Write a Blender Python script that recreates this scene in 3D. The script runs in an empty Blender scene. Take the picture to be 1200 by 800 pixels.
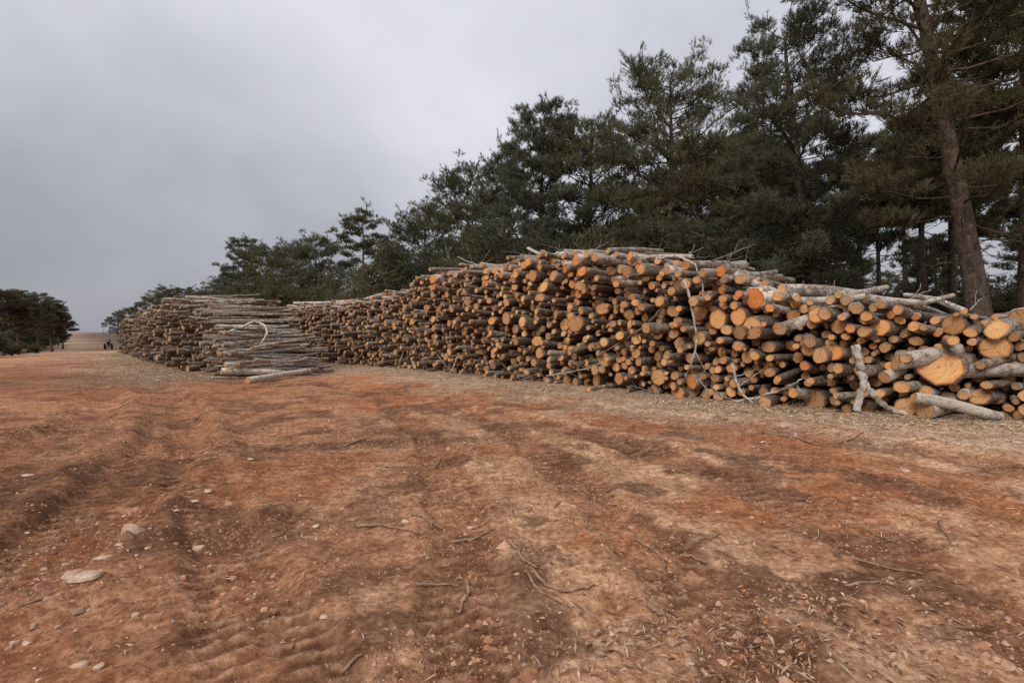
import bpy, math, random
import numpy as np
from mathutils import Vector

# ------------------------------------------------------------------ camera
CAM_H, F, CX, HY = 1.5, 600.0, 600.0, 394.0
scene = bpy.context.scene
col = scene.collection
cam_d = bpy.data.cameras.new("camera"); cam = bpy.data.objects.new("camera", cam_d); col.objects.link(cam)
cam.location = (0, 0, CAM_H); cam.rotation_euler = (math.radians(90), 0, 0)
cam_d.sensor_width = 36; cam_d.lens = 18.0; cam_d.shift_y = -0.005
cam_d.clip_start = 0.05; cam_d.clip_end = 5000
scene.camera = cam

# ------------------------------------------------------------------ sky
SUN_AZ, SUN_EL = math.radians(215), math.radians(40)      # behind the camera, to the left
world = bpy.data.worlds.new("World"); scene.world = world; world.use_nodes = True
nt = world.node_tree; nt.nodes.clear()
def N(tree, t, **kw):
    n = tree.nodes.new(t)
    for k, v in kw.items(): setattr(n, k, v)
    return n
wo = N(nt, 'ShaderNodeOutputWorld'); bg = N(nt, 'ShaderNodeBackground'); bg.inputs[1].default_value = 0.1
sky = N(nt, 'ShaderNodeTexSky', sky_type='NISHITA'); sky.sun_disc = False
sky.sun_elevation = SUN_EL; sky.sun_rotation = SUN_AZ; sky.dust_density = 3
tc = N(nt, 'ShaderNodeTexCoord'); sep = N(nt, 'ShaderNodeSeparateXYZ'); nt.links.new(tc.outputs['Generated'], sep.inputs[0])
zz = N(nt, 'ShaderNodeMath', operation='ADD'); zz.inputs[1].default_value = 0.7
zab = N(nt, 'ShaderNodeMath', operation='ABSOLUTE'); nt.links.new(sep.outputs[2], zab.inputs[0]); nt.links.new(zab.outputs[0], zz.inputs[0])
dv = N(nt, 'ShaderNodeVectorMath', operation='DIVIDE')
cz = N(nt, 'ShaderNodeCombineXYZ')
for i in range(3): nt.links.new(zz.outputs[0], cz.inputs[i])
nt.links.new(tc.outputs['Generated'], dv.inputs[0]); nt.links.new(cz.outputs[0], dv.inputs[1])
mp = N(nt, 'ShaderNodeMapping'); mp.inputs['Location'].default_value = (17.2, 8.5, 4.5); mp.inputs['Scale'].default_value = (1.0, 1.0, 0.4)
nt.links.new(dv.outputs[0], mp.inputs[0])
n1 = N(nt, 'ShaderNodeTexNoise'); n1.inputs['Scale'].default_value = 1.9; n1.inputs['Detail'].default_value = 5; n1.inputs['Roughness'].default_value = 0.48
n1.inputs['Distortion'].default_value = 0.1
nt.links.new(mp.outputs[0], n1.inputs['Vector'])
rp = N(nt, 'ShaderNodeValToRGB'); e = rp.color_ramp.elements
e[0].position = 0.26; e[0].color = (0.305, 0.31, 0.348, 1)
e[1].position = 0.72; e[1].color = (0.53, 0.532, 0.585, 1)
nt.links.new(n1.outputs[0], rp.inputs[0])
sc10 = N(nt, 'ShaderNodeVectorMath', operation='SCALE'); sc10.inputs['Scale'].default_value = 10.0
nt.links.new(rp.outputs[0], sc10.inputs[0])
# overcast luminance: brighter overhead than at the horizon (CIE overcast sky)
ov = N(nt, 'ShaderNodeMath', operation='MULTIPLY_ADD'); ov.inputs[1].default_value = 1.05; ov.inputs[2].default_value = 0.68
zc = N(nt, 'ShaderNodeMath', operation='MAXIMUM'); zc.inputs[1].default_value = 0.0
nt.links.new(sep.outputs[2], zc.inputs[0]); nt.links.new(zc.outputs[0], ov.inputs[0])
o10 = N(nt, 'ShaderNodeMath', operation='MULTIPLY'); o10.inputs[1].default_value = 10.0
nt.links.new(ov.outputs[0], o10.inputs[0]); nt.links.new(o10.outputs[0], sc10.inputs['Scale'])
mx = N(nt, 'ShaderNodeMix', data_type='RGBA'); mx.inputs[0].default_value = 0.96
nt.links.new(sky.outputs[0], mx.inputs[6]); nt.links.new(sc10.outputs[0], mx.inputs[7])
nt.links.new(mx.outputs[2], bg.inputs[0]); nt.links.new(bg.outputs[0], wo.inputs[0])

sun_d = bpy.data.lights.new("sun", 'SUN'); sun = bpy.data.objects.new("sun", sun_d); col.objects.link(sun)
sun_d.energy = 1.5; sun_d.angle = math.radians(28); sun_d.color = (1.0, 0.95, 0.88)
sdir = Vector((math.sin(SUN_AZ) * math.cos(SUN_EL), math.cos(SUN_AZ) * math.cos(SUN_EL), math.sin(SUN_EL)))
sun.rotation_euler = sdir.to_track_quat('Z', 'Y').to_euler(); sun.location = sdir * 50

vs = scene.view_settings
vs.view_transform = 'Standard'; vs.look = 'None'; vs.exposure = 0.5; vs.gamma = 1.0; vs.use_curve_mapping = False
scene.render.engine = 'CYCLES'
scene.cycles.use_denoising = False
scene.cycles.max_bounces = 6; scene.cycles.diffuse_bounces = 3; scene.cycles.glossy_bounces = 2
scene.cycles.transparent_max_bounces = 6; scene.cycles.volume_bounces = 0

# ------------------------------------------------------------------ helpers
rng = np.random.default_rng(11)
random.seed(5)

def at(px, py, z=0.0):
    Y = (CAM_H - z) * F / (py - HY)
    return np.array(((px - CX) / F * Y, Y))
def at_d(px, py, Y):
    return np.array(((px - CX) / F * Y, Y, CAM_H - (py - HY) / F * Y))

def link(o, parent=None):
    col.objects.link(o)
    if parent is not None: o.parent = parent
    return o
def tag(o, label=None, cat=None, group=None, kind=None):
    if label: o['label'] = label
    if cat: o['category'] = cat
    if group: o['group'] = group
    if kind: o['kind'] = kind
    return o
def empty(name, loc=(0, 0, 0)):
    o = bpy.data.objects.new(name, None); o.location = loc; o.empty_display_size = 0.1
    return link(o)
def mesh_np(name, V, Fc, mats, attrs=None, mat_idx=None, smooth=True):
    """V (n,3); Fc list of int arrays (k, nsides)"""
    me = bpy.data.meshes.new(name)
    V = np.asarray(V, np.float32)
    Fc = [np.asarray(f, np.int32) for f in Fc if len(f)]
    nl = sum(f.size for f in Fc); nf = sum(len(f) for f in Fc)
    me.vertices.add(len(V)); me.vertices.foreach_set('co', V.ravel())
    me.loops.add(nl); me.loops.foreach_set('vertex_index', np.concatenate([f.ravel() for f in Fc]))
    cnt = np.concatenate([np.full(len(f), f.shape[1], np.int32) for f in Fc])
    st = np.zeros(nf, np.int32); st[1:] = np.cumsum(cnt)[:-1]
    me.polygons.add(nf); me.polygons.foreach_set('loop_start', st); me.polygons.foreach_set('loop_total', cnt)
    if mat_idx is not None: me.polygons.foreach_set('material_index', np.asarray(mat_idx, np.int32))
    me.polygons.foreach_set('use_smooth', np.full(nf, smooth))
    for m in mats: me.materials.append(m)
    for k, (typ, arr) in (attrs or {}).items():
        a = me.attributes.new(k, typ, 'POINT')
        arr = np.asarray(arr, np.float32)
        a.data.foreach_set('color' if typ == 'FLOAT_COLOR' else ('vector' if typ == 'FLOAT_VECTOR' else 'value'), arr.ravel())
    me.update(calc_edges=True)
    return me
def obj(name, me, parent=None):
    return link(bpy.data.objects.new(name, me), parent)

_tab = np.random.default_rng(99).random((256, 256)).astype(np.float32)
def vnoise(x, y):
    xi = np.floor(x).astype(int); yi = np.floor(y).astype(int)
    fx = x - xi; fy = y - yi
    fx = fx * fx * (3 - 2 * fx); fy = fy * fy * (3 - 2 * fy)
    a = _tab[xi & 255, yi & 255]; b = _tab[(xi + 1) & 255, yi & 255]
    c = _tab[xi & 255, (yi + 1) & 255]; d = _tab[(xi + 1) & 255, (yi + 1) & 255]
    return (a * (1 - fx) + b * fx) * (1 - fy) + (c * (1 - fx) + d * fx) * fy - 0.5
def fbm(x, y, f, o=4, g=0.5):
    s = 0; amp = 1
    for i in range(o):
        s = s + amp * vnoise(x * f + 17.3 * i, y * f - 9.1 * i); f *= 2.03; amp *= g
    return s
def sstep(a, b, x):
    t = np.clip((x - a) / (b - a), 0, 1); return t * t * (3 - 2 * t)

# ------------------------------------------------------------------ materials
def mat(name, rough=0.9, spec=0.2):
    m = bpy.data.materials.new(name); m.use_nodes = True
    b = m.node_tree.nodes['Principled BSDF']; b.inputs['Roughness'].default_value = rough
    b.inputs['Specular IOR Level'].default_value = spec
    return m, m.node_tree, b
def attr(t, name, out='Vector'):
    n = N(t, 'ShaderNodeAttribute'); n.attribute_name = name; return n.outputs[out]
def noise(t, vec, scale, detail=4, rough=0.55, dist=0.0):
    n = N(t, 'ShaderNodeTexNoise'); n.inputs['Scale'].default_value = scale; n.inputs['Detail'].default_value = detail
    n.inputs['Roughness'].default_value = rough; n.inputs['Distortion'].default_value = dist
    if vec is not None: t.links.new(vec, n.inputs['Vector'])
    return n.outputs[0]
def ramp(t, fac, pts):
    n = N(t, 'ShaderNodeValToRGB'); el = n.color_ramp.elements
    while len(el) < len(pts): el.new(0.5)
    for q, (p, c) in zip(el, pts):
        q.position = p; q.color = (*c, 1) if len(c) == 3 else c
    t.links.new(fac, n.inputs[0]); return n.outputs[0]
def mixc(t, fac, a, b, mode='MIX'):
    n = N(t, 'ShaderNodeMix', data_type='RGBA', blend_type=mode)
    for s, v in ((0, fac), (6, a), (7, b)):
        if isinstance(v, (int, float)): n.inputs[s].default_value = v
        elif isinstance(v, tuple): n.inputs[s].default_value = (*v, 1)
        else: t.links.new(v, n.inputs[s])
    return n.outputs[2]
def mth(t, op, a, b=0.0, c=None):
    n = N(t, 'ShaderNodeMath', operation=op)
    for i, v in enumerate((a, b) if c is None else (a, b, c)):
        if isinstance(v, (int, float)): n.inputs[i].default_value = v
        else: t.links.new(v, n.inputs[i])
    return n.outputs[0]
def scalev(t, vec, s):
    n = N(t, 'ShaderNodeVectorMath', operation='MULTIPLY'); n.inputs[1].default_value = s; t.links.new(vec, n.inputs[0]); return n.outputs[0]
def bump(t, b, h, dist, strength=1.0):
    n = N(t, 'ShaderNodeBump'); n.inputs['Distance'].default_value = dist; n.inputs['Strength'].default_value = strength
    t.links.new(h, n.inputs['Height']); t.links.new(n.outputs[0], b.inputs['Normal'])

def m_bark(name, dark, mid, pale, amount, flake=(0.27, 0.15, 0.085), sc=26, bd=0.03):
    m, t, b = mat(name, 0.95, 0.1)
    lp = attr(t, 'lp'); tone = N(t, 'ShaderNodeSeparateColor'); t.links.new(attr(t, 'tone', 'Color'), tone.inputs[0])
    v = scalev(t, lp, (1, 1, 0.38))
    n = noise(t, v, sc, 5, 0.65, 0.3)
    c = ramp(t, n, [(0.32, dark), (0.52, mid), (0.72, tuple(x * 1.5 for x in mid))])
    l = noise(t, lp, 5.5, 4, 0.62)
    la = mth(t, 'ADD', l, mth(t, 'MULTIPLY', mth(t, 'SUBTRACT', tone.outputs[1], 0.5), 0.42))
    lm = ramp(t, la, [(amount, (0, 0, 0)), (amount + 0.16, (1, 1, 1))])
    c = mixc(t, mth(t, 'MULTIPLY', lm, 0.8), c, pale)
    fl = ramp(t, noise(t, lp, 8.0, 4, 0.6, 0.6), [(0.60, (0, 0, 0)), (0.64, (1, 1, 1))])   # flaked bark, inner bark showing
    c = mixc(t, mth(t, 'MULTIPLY', fl, 0.65), c, flake)
    c = mixc(t, 1.0, c, ramp(t, tone.outputs[0], [(0, (0.65, 0.62, 0.6)), (1, (1.35, 1.3, 1.25))]), 'MULTIPLY')
    t.links.new(c, b.inputs['Base Color'])
    h = mth(t, 'ADD', n, mth(t, 'MULTIPLY', noise(t, v, 70, 3), 0.4))
    h = mth(t, 'SUBTRACT', h, mth(t, 'MULTIPLY', fl, 0.4))
    bump(t, b, h, bd, 1.0)
    return m
M_BARK = m_bark('bark_grey_brown', (0.068, 0.053, 0.041), (0.19, 0.145, 0.11), (0.43, 0.395, 0.335), 0.495)
M_BARK_PALE = m_bark('bark_pale_lichen', (0.11, 0.09, 0.072), (0.28, 0.24, 0.195), (0.64, 0.60, 0.535), 0.53)
M_TRUNK = m_bark('bark_standing_pine', (0.05, 0.037, 0.029), (0.14, 0.105, 0.08), (0.28, 0.235, 0.19), 0.54, (0.20, 0.12, 0.075), 9, 0.09)

def m_cut():
    m, t, b = mat('sawn_wood', 0.75, 0.2)
    lp = attr(t, 'lp'); tone = N(t, 'ShaderNodeSeparateColor'); t.links.new(attr(t, 'tone', 'Color'), tone.inputs[0])
    sx = N(t, 'ShaderNodeSeparateXYZ'); t.links.new(lp, sx.inputs[0])
    xy = N(t, 'ShaderNodeCombineXYZ'); t.links.new(sx.outputs[0], xy.inputs[0]); t.links.new(sx.outputs[1], xy.inputs[1])
    ln = N(t, 'ShaderNodeVectorMath', operation='LENGTH'); t.links.new(xy.outputs[0], ln.inputs[0])
    d = mth(t, 'ADD', ln.outputs['Value'], mth(t, 'MULTIPLY', noise(t, lp, 9, 3), 0.03))
    ring = mth(t, 'SINE', mth(t, 'MULTIPLY', d, 520.0))
    hue = ramp(t, tone.outputs[0], [(0.0, (0.34, 0.175, 0.08)), (0.3, (0.66, 0.355, 0.15)), (0.6, (0.80, 0.49, 0.22)), (0.82, (0.82, 0.38, 0.12)), (1.0, (0.74, 0.26, 0.065))])
    c = mixc(t, 1.0, hue, ramp(t, ring, [(0.0, (0.86, 0.82, 0.78)), (1.0, (1.06, 1.05, 1.04))]), 'MULTIPLY')
    st = noise(t, lp, 11, 4, 0.6, 0.4)
    c = mixc(t, 1.0, c, ramp(t, st, [(0.33, (0.7, 0.62, 0.55)), (0.6, (1.08, 1.06, 1.05))]), 'MULTIPLY')
    # weathering, log by log
    w = mth(t, 'MULTIPLY', tone.outputs[2], ramp(t, noise(t, lp, 6, 3), [(0.3, (0.3,) * 3), (0.7, (1,) * 3)]))
    c = mixc(t, w, c, (0.27, 0.185, 0.125))
    # orange resin-stained sapwood rim with dark cambium line: by normalised radius in attribute z
    nr = sx.outputs[2]
    rim = ramp(t, nr, [(0.72, (1, 1, 1)), (0.9, (1.0, 0.84, 0.68)), (1.0, (0.55, 0.38, 0.28))])
    c = mixc(t, 1.0, c, rim, 'MULTIPLY')
    pith = ramp(t, nr, [(0.03, (0.55, 0.45, 0.38)), (0.09, (1, 1, 1))])
    c = mixc(t, 1.0, c, pith, 'MULTIPLY')
    # drying cracks from the pith, on some logs
    ang = mth(t, 'ARCTAN2', sx.outputs[1], sx.outputs[0])
    ph = mth(t, 'MULTIPLY', tone.outputs[1], 60.0)
    wv = mth(t, 'MULTIPLY', mth(t, 'SUBTRACT', noise(t, lp, 25, 3), 0.5), 0.5)
    ck = mth(t, 'MAXIMUM', mth(t, 'SINE', mth(t, 'ADD', mth(t, 'ADD', ang, ph), wv)), mth(t, 'SUBTRACT', mth(t, 'SINE', mth(t, 'ADD', mth(t, 'ADD', ang, mth(t, 'MULTIPLY', ph, 1.7)), wv)), 0.0025))
    ckm = mth(t, 'MULTIPLY', ramp(t, ck, [(0.9945, (0, 0, 0)), (0.9985, (1, 1, 1))]), ramp(t, nr, [(0.85, (1, 1, 1)), (0.97, (0, 0, 0))]))
    ckm = mth(t, 'MULTIPLY', ckm, ramp(t, tone.outputs[2], [(0.04, (0, 0, 0)), (0.1, (0.85, 0.85, 0.85))]))
    c = mixc(t, ckm, c, (0.10, 0.05, 0.025))
    # bluish grey stain and mud blotches
    bl = ramp(t, noise(t, lp, 4.0, 3, 0.6), [(0.56, (0, 0, 0)), (0.68, (0.55, 0.55, 0.55))])
    c = mixc(t, bl, c, (0.30, 0.20, 0.13))
    t.links.new(c, b.inputs['Base Color'])
    bump(t, b, mth(t, 'ADD', st, mth(t, 'MULTIPLY', ring, 0.08)), 0.008, 0.6)
    return m
M_CUT = m_cut()

def m_needle(name, c0, c1, c2):
    m, t, b = mat(name, 0.62, 0.25)
    tone = N(t, 'ShaderNodeSeparateColor'); t.links.new(attr(t, 'tone', 'Color'), tone.inputs[0])
    c = ramp(t, tone.outputs[0], [(0.0, c0), (0.55, c1), (1.0, c2)])
    t.links.new(c, b.inputs['Base Color'])
    tl = N(t, 'ShaderNodeBsdfTranslucent'); t.links.new(c, tl.inputs['Color'])
    ms = N(t, 'ShaderNodeMixShader'); ms.inputs[0].default_value = 0.42
    t.links.new(b.outputs[0], ms.inputs[1]); t.links.new(tl.outputs[0], ms.inputs[2])
    t.links.new(ms.outputs[0], t.nodes['Material Output'].inputs['Surface'])
    return m
M_NEEDLE = m_needle('needles_green', (0.068, 0.068, 0.035), (0.135, 0.133, 0.068), (0.225, 0.215, 0.122))
M_NEEDLE_BLUE = m_needle('needles_blue_green', (0.066, 0.067, 0.042), (0.13, 0.131, 0.082), (0.22, 0.22, 0.145))
M_NEEDLE_OLIVE = m_needle('needles_olive', (0.068, 0.060, 0.030), (0.138, 0.122, 0.062), (0.23, 0.20, 0.11))
M_NEEDLE_DRY = m_needle('needles_dry_brown', (0.045, 0.032, 0.022), (0.09, 0.065, 0.045), (0.17, 0.12, 0.08))
M_SCRUB = m_needle('scrub_leaves', (0.045, 0.048, 0.028), (0.095, 0.10, 0.062), (0.18, 0.18, 0.125))

def m_twig(name, a, bcol, sc=22):
    m, t, b = mat(name, 0.9, 0.15)
    g = N(t, 'ShaderNodeTexCoord').outputs['Object']
    n = noise(t, g, sc, 4, 0.6)
    t.links.new(ramp(t, n, [(0.3, a), (0.7, bcol)]), b.inputs['Base Color'])
    bump(t, b, n, 0.006, 0.7)
    return m
M_STICK = m_twig('dry_stick', (0.16, 0.09, 0.055), (0.36, 0.23, 0.15))
M_TWIG_PALE = m_twig('bare_pale_twig', (0.20, 0.17, 0.14), (0.42, 0.38, 0.32))
M_TWIG_GREY = m_twig('bare_grey_twig', (0.09, 0.075, 0.06), (0.22, 0.19, 0.16))
M_STONE = m_twig('pale_stone', (0.34, 0.18, 0.10), (0.60, 0.46, 0.35), 11)

def m_attr_col(name, rough=0.95):
    m, t, b = mat(name, rough, 0.1)
    t.links.new(attr(t, 'tone', 'Color'), b.inputs['Base Color']); return m
M_CHIP = m_attr_col('chips_and_shreds')

def m_ground():
    m, t, b = mat('red_clay_soil', 0.95, 0.12)
    pos = N(t, 'ShaderNodeNewGeometry').outputs['Position']
    base = attr(t, 'soil', 'Color')
    a = noise(t, pos, 2.3, 7, 0.62)
    c = mixc(t, 1.0, base, ramp(t, a, [(0.33, (0.66, 0.59, 0.55)), (0.5, (0.98, 0.97, 0.96)), (0.67, (1.25, 1.29, 1.33))]), 'MULTIPLY')
    f = noise(t, pos, 24, 4, 0.6)
    c = mixc(t, 1.0, c, ramp(t, f, [(0.34, (0.64, 0.57, 0.52)), (0.52, (1, 1, 1)), (0.70, (1.34, 1.37, 1.42))]), 'MULTIPLY')
    ck = ramp(t, noise(t, pos, 9.5, 6, 0.62), [(0.43, (0.72, 0.64, 0.58)), (0.5, (1, 1, 1)), (0.60, (1.12, 1.15, 1.18))])
    c = mixc(t, 0.75, c, mixc(t, 1.0, c, ck, 'MULTIPLY'))
    mpn = N(t, 'ShaderNodeMapping'); mpn.inputs['Rotation'].default_value = (0, 0, math.radians(-52)); mpn.inputs['Scale'].default_value = (3.0, 7.0, 3.0); t.links.new(pos, mpn.inputs[0])
    sk = noise(t, mpn.outputs[0], 1.6, 5, 0.6)
    c = mixc(t, 0.3, c, mixc(t, 1.0, c, ramp(t, sk, [(0.40, (0.66, 0.58, 0.53)), (0.52, (1, 1, 1)), (0.64, (1.16, 1.2, 1.24))]), 'MULTIPLY'))
    # scattered grit
    v = N(t, 'ShaderNodeTexVoronoi'); v.inputs['Scale'].default_value = 42; v.inputs['Randomness'].default_value = 1.0; t.links.new(pos, v.inputs['Vector'])
    grit = ramp(t, v.outputs['Distance'], [(0.10, (1, 1, 1)), (0.2, (0, 0, 0))])
    sel = ramp(t, noise(t, pos, 3.7, 4), [(0.5, (0, 0, 0)), (0.66, (1, 1, 1))])
    gm = mth(t, 'MULTIPLY', mth(t, 'MULTIPLY', grit, sel), 0.55)
    c = mixc(t, gm, c, (0.5, 0.36, 0.27))
    t.links.new(c, b.inputs['Base Color'])
    h = mth(t, 'ADD', mth(t, 'MULTIPLY', noise(t, pos, 7, 6, 0.65), 1.0), mth(t, 'MULTIPLY', f, 0.7))
    h = mth(t, 'ADD', h, mth(t, 'MULTIPLY', noise(t, pos, 60, 3, 0.6), 0.2))
    h = mth(t, 'ADD', h, mth(t, 'MULTIPLY', gm, 0.22))
    bump(t, b, h, 0.032, 1.0)
    return m
M_GROUND = m_ground()

# ------------------------------------------------------------------ pile frame (s along the pile, q back from its face)
PO = np.array((4.2, 12.7)); PD = np.array((-0.656, 0.755)); PA = np.array((0.755, 0.656))
def W(s, q): return PO + PD * s + PA * q
def SQ(X, Y):
    dx, dy = X - PO[0], Y - PO[1]
    return dx * PD[0] + dy * PD[1], dx * PA[0] + dy * PA[1]
def q0(s):
    return np.interp(s, [-10, -5.9, -4.8, -3.6, -1.5, 0, 6, 14, 18.4, 40], [4.2, 1.75, 0.9, 0.2, 0.0, 0.0, 0.45, 0.5, 0.0, 0.0])
def front(px, py, off=0.1):
    """where the ray of a photo point meets the pile's face (brought `off` metres forward)"""
    k = (px - CX) / F
    lo, hi = 3.0, 60.0
    for _ in range(50):
        t = 0.5 * (lo + hi); s, q = SQ(k * t, t)
        if q > q0(s) - off: hi = t
        else: lo = t
    return np.array((k * t, t, CAM_H - (py - HY) / F * t))

# ------------------------------------------------------------------ ground
def terrain(X, Y):
    r = -0.64 * X + 0.768 * Y                   # along the track
    l = 0.768 * X + 0.64 * Y                    # across it, + to the pile's side
    left = 1 - sstep(-9, -1, l)
    z = -1.0 * sstep(45, 88, r) * left - 0.3 * sstep(60, 90, r) * (1 - left)
    z = z + 2.6 * sstep(95, 240, r) + 1.6 * sstep(240, 400, r)
    z = z + fbm(X, Y, 0.11, 3) * 0.10
    z = z + 0.5 * fbm(X, Y, 0.021, 2) * sstep(70, 200, np.hypot(X, Y))
    return z
def P(*pts): return np.array([at(*p) for p in pts])
# wheel tracks: polyline, half width, depth, lug amplitude, lug pitch
TRACKS = [
    (P((0, 690), (60, 640), (130, 590), (190, 535), (212, 495), (195, 465), (150, 440), (118, 426), (104, 415)), 0.46, 0.10, 0.012, 0.16),
    (P((345, 850), (300, 740), (262, 640), (240, 580), (222, 520), (222, 480), (200, 455), (160, 432)), 0.30, 0.04, 0.013, 0.135),
    (P((565, 860), (548, 740), (542, 650), (535, 590), (522, 545), (500, 505), (450, 470), (380, 452)), 0.25, 0.035, 0.012, 0.12),
    (P((930, 860), (840, 720), (760, 640), (690, 580), (640, 535), (590, 500), (540, 476)), 0.28, 0.03, 0.010, 0.14),
    (P((1230, 760), (1100, 680), (1000, 620), (900, 572), (800, 540), (680, 508), (560, 480)), 0.36, 0.04, 0.010, 0.16),
    (P((1240, 560), (1080, 528), (960, 512), (820, 494), (700, 478), (560, 460)), 0.40, 0.045, 0.010, 0.3),
    (P((-60, 560), (40, 520), (100, 490), (130, 465), (112, 440), (100, 424)), 0.38, 0.08, 0.010, 0.2),
]
def track_field(X, Y):
    """height change, wheel-groove mask"""
    dz = np.zeros_like(X); g = np.zeros_like(X); lm = np.zeros_like(X)
    for pts, hw, dep, lug, pit in TRACKS:
        lo = pts.min(0) - 1.5; hi = pts.max(0) + 1.5
        sel = (X > lo[0]) & (X < hi[0]) & (Y > lo[1]) & (Y < hi[1])
        if not sel.any(): continue
        x, y = X[sel], Y[sel]
        # smooth the polyline
        tt = np.linspace(0, len(pts) - 1, 6 * len(pts)); k = np.arange(len(pts))
        sm = np.stack([np.interp(tt, k, pts[:, i]) for i in (0, 1)], 1)
        for _ in range(6): sm[1:-1] = 0.25 * sm[:-2] + 0.5 * sm[1:-1] + 0.25 * sm[2:]
        best = np.full(x.shape, 1e9); off = np.zeros_like(x); arc = np.zeros_like(x); a0 = 0
        for i in range(len(sm) - 1):
            p, d = sm[i], sm[i + 1] - sm[i]; L = math.hypot(*d) + 1e-9
            u = np.clip(((x - p[0]) * d[0] + (y - p[1]) * d[1]) / L / L, 0, 1)
            ex, ey = x - p[0] - u * d[0], y - p[1] - u * d[1]; dd = np.hypot(ex, ey)
            b = dd < best
            best[b] = dd[b]; off[b] = ((d[0] * ey - d[1] * ex) / L)[b]; arc[b] = (a0 + u * L)[b]; a0 += L
        wob = best + 0.16 * fbm(x, y, 1.3, 3)
        core = 1 - sstep(hw * 0.75, hw * 1.15, wob)
        berm = np.exp(-((wob - hw * 1.35) / (hw * 0.35)) ** 2)
        fade = 0.45 + 0.75 * np.clip(0.5 + fbm(x, y, 0.5, 2), 0, 1)
        lugs = np.tanh(2.6 * np.sin(2 * np.pi * (arc / pit + 0.5 * (off > 0) + 0.45 * np.abs(off) / hw + 0.10 * fbm(x, y, 1.7, 2)))) * np.clip(0.55 + 2.4 * fbm(x, y, 1.9, 3), 0.0, 1.2) * sstep(0.04, 0.12, np.abs(off) / hw) * np.where(np.sin(2 * np.pi * arc / 3.1 + 9 * fbm(x, y, 0.3, 1)) > -0.6, 1, 0.4)
        dz[sel] += fade * (-dep * core + 0.55 * dep * berm + lug * core * lugs)
        g[sel] = np.maximum(g[sel], core * np.clip(fade, 0, 1)); lm[sel] += core * lugs * (lug / 0.011)
    return dz, g, lm
def ground_z(X, Y, full=False):
    X = np.atleast_1d(np.asarray(X, float)); Y = np.atleast_1d(np.asarray(Y, float))
    dz, g, lm = track_field(X, Y)
    z = terrain(X, Y) + dz
    near = 1 - sstep(20, 60, np.hypot(X, Y))
    ca, sa = math.cos(0.75), math.sin(0.75)
    xr, yr = X * ca + Y * sa, -X * sa + Y * ca
    z = z + near * (0.045 * fbm(X, Y, 0.8, 3) + 0.030 * fbm(xr * 0.4, yr, 3.6, 4, 0.66) + 0.022 * np.abs(fbm(X, Y, 8, 3, 0.62)) * np.clip(0.5 + 2 * fbm(X, Y, 0.9, 2), 0, 1.3) + 0.012 * fbm(X, Y, 21, 2))
    return (z, g, lm) if full else z
def gz(X, Y): return float(ground_z(X, Y)[0])

def axis_pts(lo, hi, fine0, fine1, step, grow):
    p = [fine0]
    while p[-1] < fine1: p.append(p[-1] + step)
    st = step
    while p[-1] < hi: st *= grow; p.append(p[-1] + st)
    q = [fine0]; st = step
    while q[-1] > lo: st *= grow; q.append(q[-1] - st)
    return np.array(q[:0:-1] + p)
gx = axis_pts(-900, 500, -4.6, 5.4, 0.025, 1.05)
gy = axis_pts(-25, 1100, 1.6, 7.4, 0.025, 1.04)
GX, GY = np.meshgrid(gx, gy); nX, nY = len(gx), len(gy)
fx, fy = GX.ravel(), GY.ravel()
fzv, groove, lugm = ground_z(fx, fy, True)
S_, Q_ = SQ(fx, fy)
qq = Q_ - q0(S_)
nA = fbm(fx, fy, 0.55, 5, 0.6); nB = fbm(fx + 40, fy, 1.6, 5, 0.62); nC = fbm(fx, fy + 70, 0.16, 3)
RED = np.array((0.40, 0.168, 0.080)); TAN = np.array((0.565, 0.332, 0.192)); DARK = np.array((0.168, 0.082, 0.047))
STRAW = np.array((0.50, 0.37, 0.25)); PALE = np.array((0.44, 0.34, 0.235)); LITTER = np.array((0.14, 0.085, 0.052)); GREEN = np.array((0.13, 0.12, 0.06))
def lerp(c, d, w): return c * (1 - w[:, None]) + d * w[:, None]
soil = np.tile(RED, (len(fx), 1))
soil = lerp(soil, TAN, sstep(-0.3, 0.22, nA + 0.35 * nB))
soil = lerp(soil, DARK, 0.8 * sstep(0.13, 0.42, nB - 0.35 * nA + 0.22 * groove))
damp = sstep(0.05, 0.65, -fx / (np.abs(fy) + 0.5) - 0.05 + 0.9 * nA) * (1 - sstep(14, 40, fy))     # the churned, damp left side
soil = lerp(soil, RED * 0.8, 0.7 * damp)
soil = lerp(soil, DARK, 0.7 * damp * sstep(-0.1, 0.3, nB))
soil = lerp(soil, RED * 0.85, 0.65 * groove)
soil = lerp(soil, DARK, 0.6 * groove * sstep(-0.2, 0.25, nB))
soil = lerp(soil, TAN * 0.92, 0.45 * np.clip(lugm, 0, 1)); soil = lerp(soil, DARK, 0.42 * np.clip(-lugm, 0, 1))  # relief shading painted into the lug bars, along with dry crests and damp troughs
rr = -0.64 * fx + 0.768 * fy; ll = 0.768 * fx + 0.64 * fy
straw = sstep(-5.2, -1.0, qq + 2.0 * nA + 1.4 * nB) * (1 - sstep(0.5, 3, qq)) * (S_ > -30)
soil = lerp(soil, STRAW, 0.85 * straw)
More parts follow.
